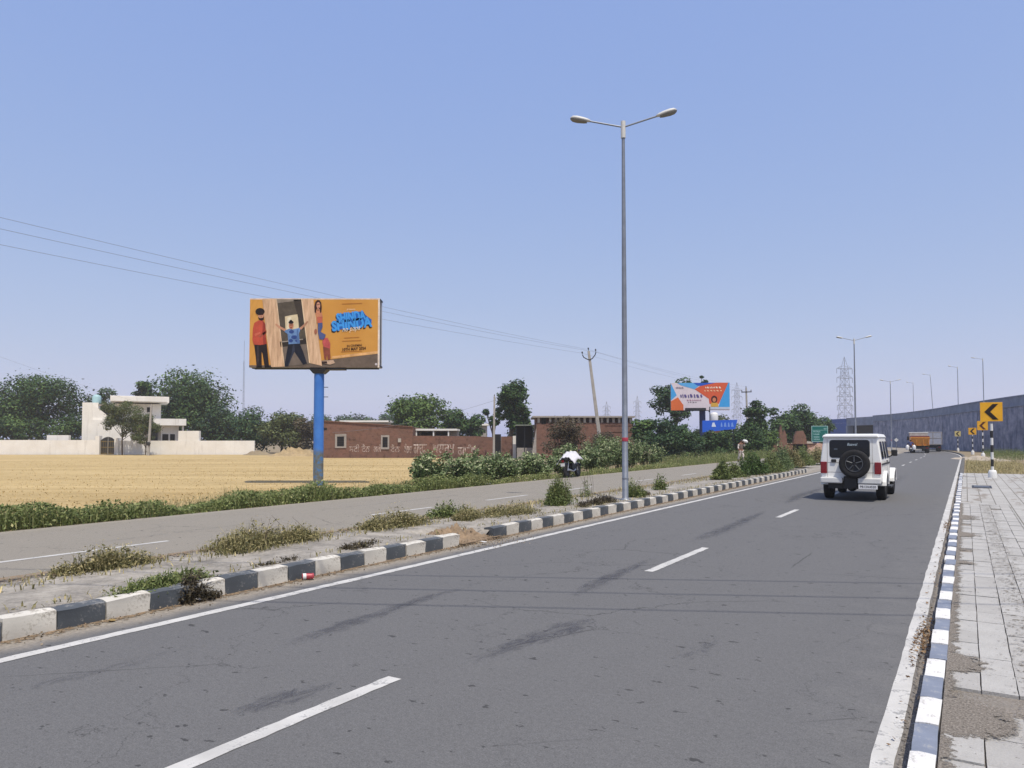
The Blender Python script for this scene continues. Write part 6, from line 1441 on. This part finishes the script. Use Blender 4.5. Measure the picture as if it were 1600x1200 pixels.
for i, (t, s, w, d, h, lf, lab) in enumerate(((-8.3, 29.4, .7, .6, .78, 'leaf_weed', 'slim upright dark shrub, first of the far median shrubs'), (-8.4, 31.4, 1.0, .6, .5, 'leaf_weed', 'low grey shrub next after the slim upright one'),
        (-8.3, 34.0, 1.5, .9, 1.05, 'leaf_mid', 'bright green full shrub in the far median row'), (-8.1, 37.2, 1.3, .8, .9, 'leaf_weed', 'grey-green rounded shrub after the bright full one'),
        (-8.3, 40.2, 1.7, .9, 1.15, 'leaf_pale', 'pale-leaved tall shrub where the striped kerb ends'), (-8.4, 43.4, 1.8, 1.0, 1.1, 'leaf_tip', 'yellowing shrub just left of the white jeep'),
        (-8.4, 47.5, 2.4, 1.0, 1.0, 'leaf_weed', 'shrub hidden partly behind the white jeep'), (-8.6, 53.5, 3.0, 1.0, .9, 'leaf_tip', 'dry shrub on the median well past the jeep'), (-8.8, 74, 5.0, 1.2, .9, 'leaf_weed', 'green shrub seen between the jeep mirror and the motorcycle'), (-9.0, 90, 7.0, 1.4, 1.0, 'leaf_tip', 'dry scrub at the far end of the median'))):
    clump(t, s, w, d, h, lab, lf, n=1500, seed=40 + i, leafy=.8, lsize=.11, stems=10, group='shrubs along the far median', name='median_shrub', cat='shrub', bw=.01)

# ------------------------------------------------------------------ litter, rubble, small things
def can(pos, rz):
    o = tag(empty('drink_can', pos, rz), 'crushed red and white drink can lying at the kerb', 'can')
    MB().lathe([(0, -.06), (.026, -.06), (.033, -.05), (.031, -.02), (.033, 0), (.029, .03), (.033, .05), (.026, .06), (0, .06)], 'x', (0, 0, .032), 16).build('can_body', simple('can_red', (.42, .06, .075, 1), .4, .1, .4, var=.5, scale=30), o)
    MB().lathe([(.0335, -.051), (.0322, -.03), (.0325, -.018)], 'x', (0, 0, .032), 16).build('can_band', CHW, o)
    MB().lathe([(0, .0605), (.024, .062), (.026, .0585)], 'x', (0, 0, .032), 14).build('can_lid', M['chrome'], o)
    return o
c1 = can(road(-7.0, 6.52, .006), R(20)); c1.scale = (1.2, 1.2, 1.2)
rl = random.Random(6)
def scrap(pos, s, mat, label, name='paper_scrap', cat='litter', group='scraps of litter'):
    V = [(rl.uniform(.6, 1.1) * s * math.cos(a), rl.uniform(.6, 1.1) * s * math.sin(a), rl.uniform(.0, .4) * s) for a in [k * 1.047 for k in range(6)]]
    V.append((0, 0, .35 * s)); mb = MB().add(V, [(k, (k + 1) % 6, 6) for k in range(6)]); o = mb.build(name, mat, loc=pos); o.modifiers.new('thick', 'SOLIDIFY').thickness = .004; return tag(o, label, cat, group)
scrap(road(-9.05, 4.75, .16), .05, CHW, 'white crumpled scrap in the low straw-tipped tuft'); scrap(road(-15.7, 23.7, .0), .13, CHW, 'white plastic scrap at the foot of the first milkweed bush')
for t, s in ((-15.65, 27.2), (-15.7, 29.2), (-15.75, 31.0)): scrap(road(t, s, 0), .10, CHW, 'pale scrap lying along the edge of the milkweed hedge', group='pale scraps by the hedge')
scrap(road(-6.85, 10.2, .035), .07, CHW, 'pale scrap on the spilled earth at the kerb gap'); scrap(road(-7.05, 5.02, .03), .05, M['concrete_p'], 'pale stick-like scrap beneath the kerb creeper'); scrap(road(-7.0, 4.05, .01), .04, M['straw'], 'yellow leaf at the kerb foot')
# leaf litter in the gutter
rng = np.random.default_rng(31); n = 520; sx = np.concatenate([rng.normal(7.4, .45, n // 2), rng.uniform(4, 16, n // 4), rng.normal(17.2, .5, n - n // 2 - n // 4)]); tx = np.concatenate([rng.uniform(-.42, -.275, n)])
V, Q = leaves(rng, np.stack([tx, sx, rng.uniform(.008, .03, n)], 1), .035, .5, 1.2); o = link('leaf_litter', np_mesh('leaf_litter', V, Q, rng.normal(.5, .25, n)), leafmat('dead_leaf', (.07, .045, .025, 1), (.19, .11, .05, 1), (.36, .25, .14, 1), .1)); o.rotation_euler = ROT; tag(o, 'brown dead leaves caught in the gutter by the striped kerb', 'leaf litter', kind='stuff')
# loose crumbs of earth and stone along the kerb and gap
rng = np.random.default_rng(32); n = 2600; s_ = np.concatenate([rng.uniform(1.5, 30, n // 2), rng.normal(10.4, .5, n - n // 2)]); t_ = np.concatenate([-7.1 + np.abs(rng.normal(0, .14, n // 2)), rng.normal(-7.2, .35, n - n // 2)])
V, Q = leaves(rng, np.stack([t_, s_, rng.uniform(.012, .03, n) + (t_ < -7.12) * .03], 1), .022, .9, .2); o = link('earth_crumbs', np_mesh('earth_crumbs', V, Q, rng.normal(.5, .25, len(Q))), leafmat('earth_crumb', (.10, .08, .055, 1), (.24, .19, .13, 1), (.40, .33, .24, 1), .0, .95)); o.rotation_euler = ROT; tag(o, 'loose earth crumbs along the median kerb and its broken gap', 'earth', kind='stuff')
# manhole grate on the footpath, sand heaps, rubble
mg = tag(empty('manhole_grate', road(.42, 29.5, .136), -RD), 'small dark grate set in the footpath', 'grate'); MB().box(-.28, .28, -.7, .7, 0, .012).build('frame', M['dark'], mg)
for k in range(5): MB().box(-.22, .22, -.55 + .24 * k, -.45 + .24 * k, .013, .022).build('bar', M['steel'], mg)
def heap(pos, rx, ry, h, mat, label, cat, seed, name='earth_heap', n=16):
    r = np.random.default_rng(seed); V = []; F = []
    for j in range(n + 1):
        for i in range(n + 1):
            u, v = i / n * 2 - 1, j / n * 2 - 1; d = math.hypot(u, v); z = h * max(0, 1 - d) ** .8 * (1 + .35 * r.normal()) ; V.append((u * rx, v * ry, max(-.02, z - .01)))
    for j in range(n):
        for i in range(n): F.append((j * (n + 1) + i, j * (n + 1) + i + 1, (j + 1) * (n + 1) + i + 1, (j + 1) * (n + 1) + i))
    return tag(MB().add(V, F, True).build(name, mat, loc=pos), label, cat)
SAND = simple('pale_sand', (.42, .36, .28, 1), .95, var=.3, scale=1.5, bump=.4)
gapm = simple('gap_earth', (.27, .195, .125, 1), .95, var=.45, scale=9.0, bump=.6)
gh_ = heap(road(-7.62, 10.45, .01), .62, .78, .20, gapm, 'brown earth spilling through the broken gap in the median kerb', 'earth', 5, n=22); gh_.rotation_euler = ROT
heap(road(1.0, 74, -.03), 1.4, 4.0, .32, SAND, 'pale sandy heap beyond the dry grass by the striped post', 'sand', 1)
heap((bx(1283, 88), 88, -.2), 2.6, 2.0, 1.3, simple('pinkish_earth', (.33, .21, .16, 1), .95, var=.35, scale=1.2), 'pinkish earth heap under the green direction board', 'earth', 2)
heap((bx(462, 92), 92, -.42), 3.6, 1.6, .85, simple('straw_heap', (.36, .27, .15, 1), .95, var=.4, scale=2.0, bump=.5), 'heap of pale straw and rubble beside the blue hoarding pole', 'straw', 3, 'straw_heap')
heap((bx(405, 99), 99, -.42), 2.2, 1.5, .5, M['earth'], 'low earth bank at the end of the white wall', 'earth', 4)

# ------------------------------------------------------------------ the air
hzb = MB().box(-1100, 1100, -60, 1250, -1.6, 75).build('haze', None); hzb.data.materials.clear()
hm = bpy.data.materials.new('haze_air'); hm.use_nodes = True; hm.node_tree.nodes.clear()
ho = hm.node_tree.nodes.new('ShaderNodeOutputMaterial'); hv = hm.node_tree.nodes.new('ShaderNodeVolumePrincipled')
hv.inputs['Color'].default_value = (.95, .96, 1.0, 1); hv.inputs['Density'].default_value = 0.0004; hv.inputs['Anisotropy'].default_value = 0.1
hm.node_tree.links.new(hv.outputs[0], ho.inputs['Volume']); hzb.data.materials.append(hm)
tag(hzb, 'pale dusty heat haze in the air', 'haze', kind='stuff')
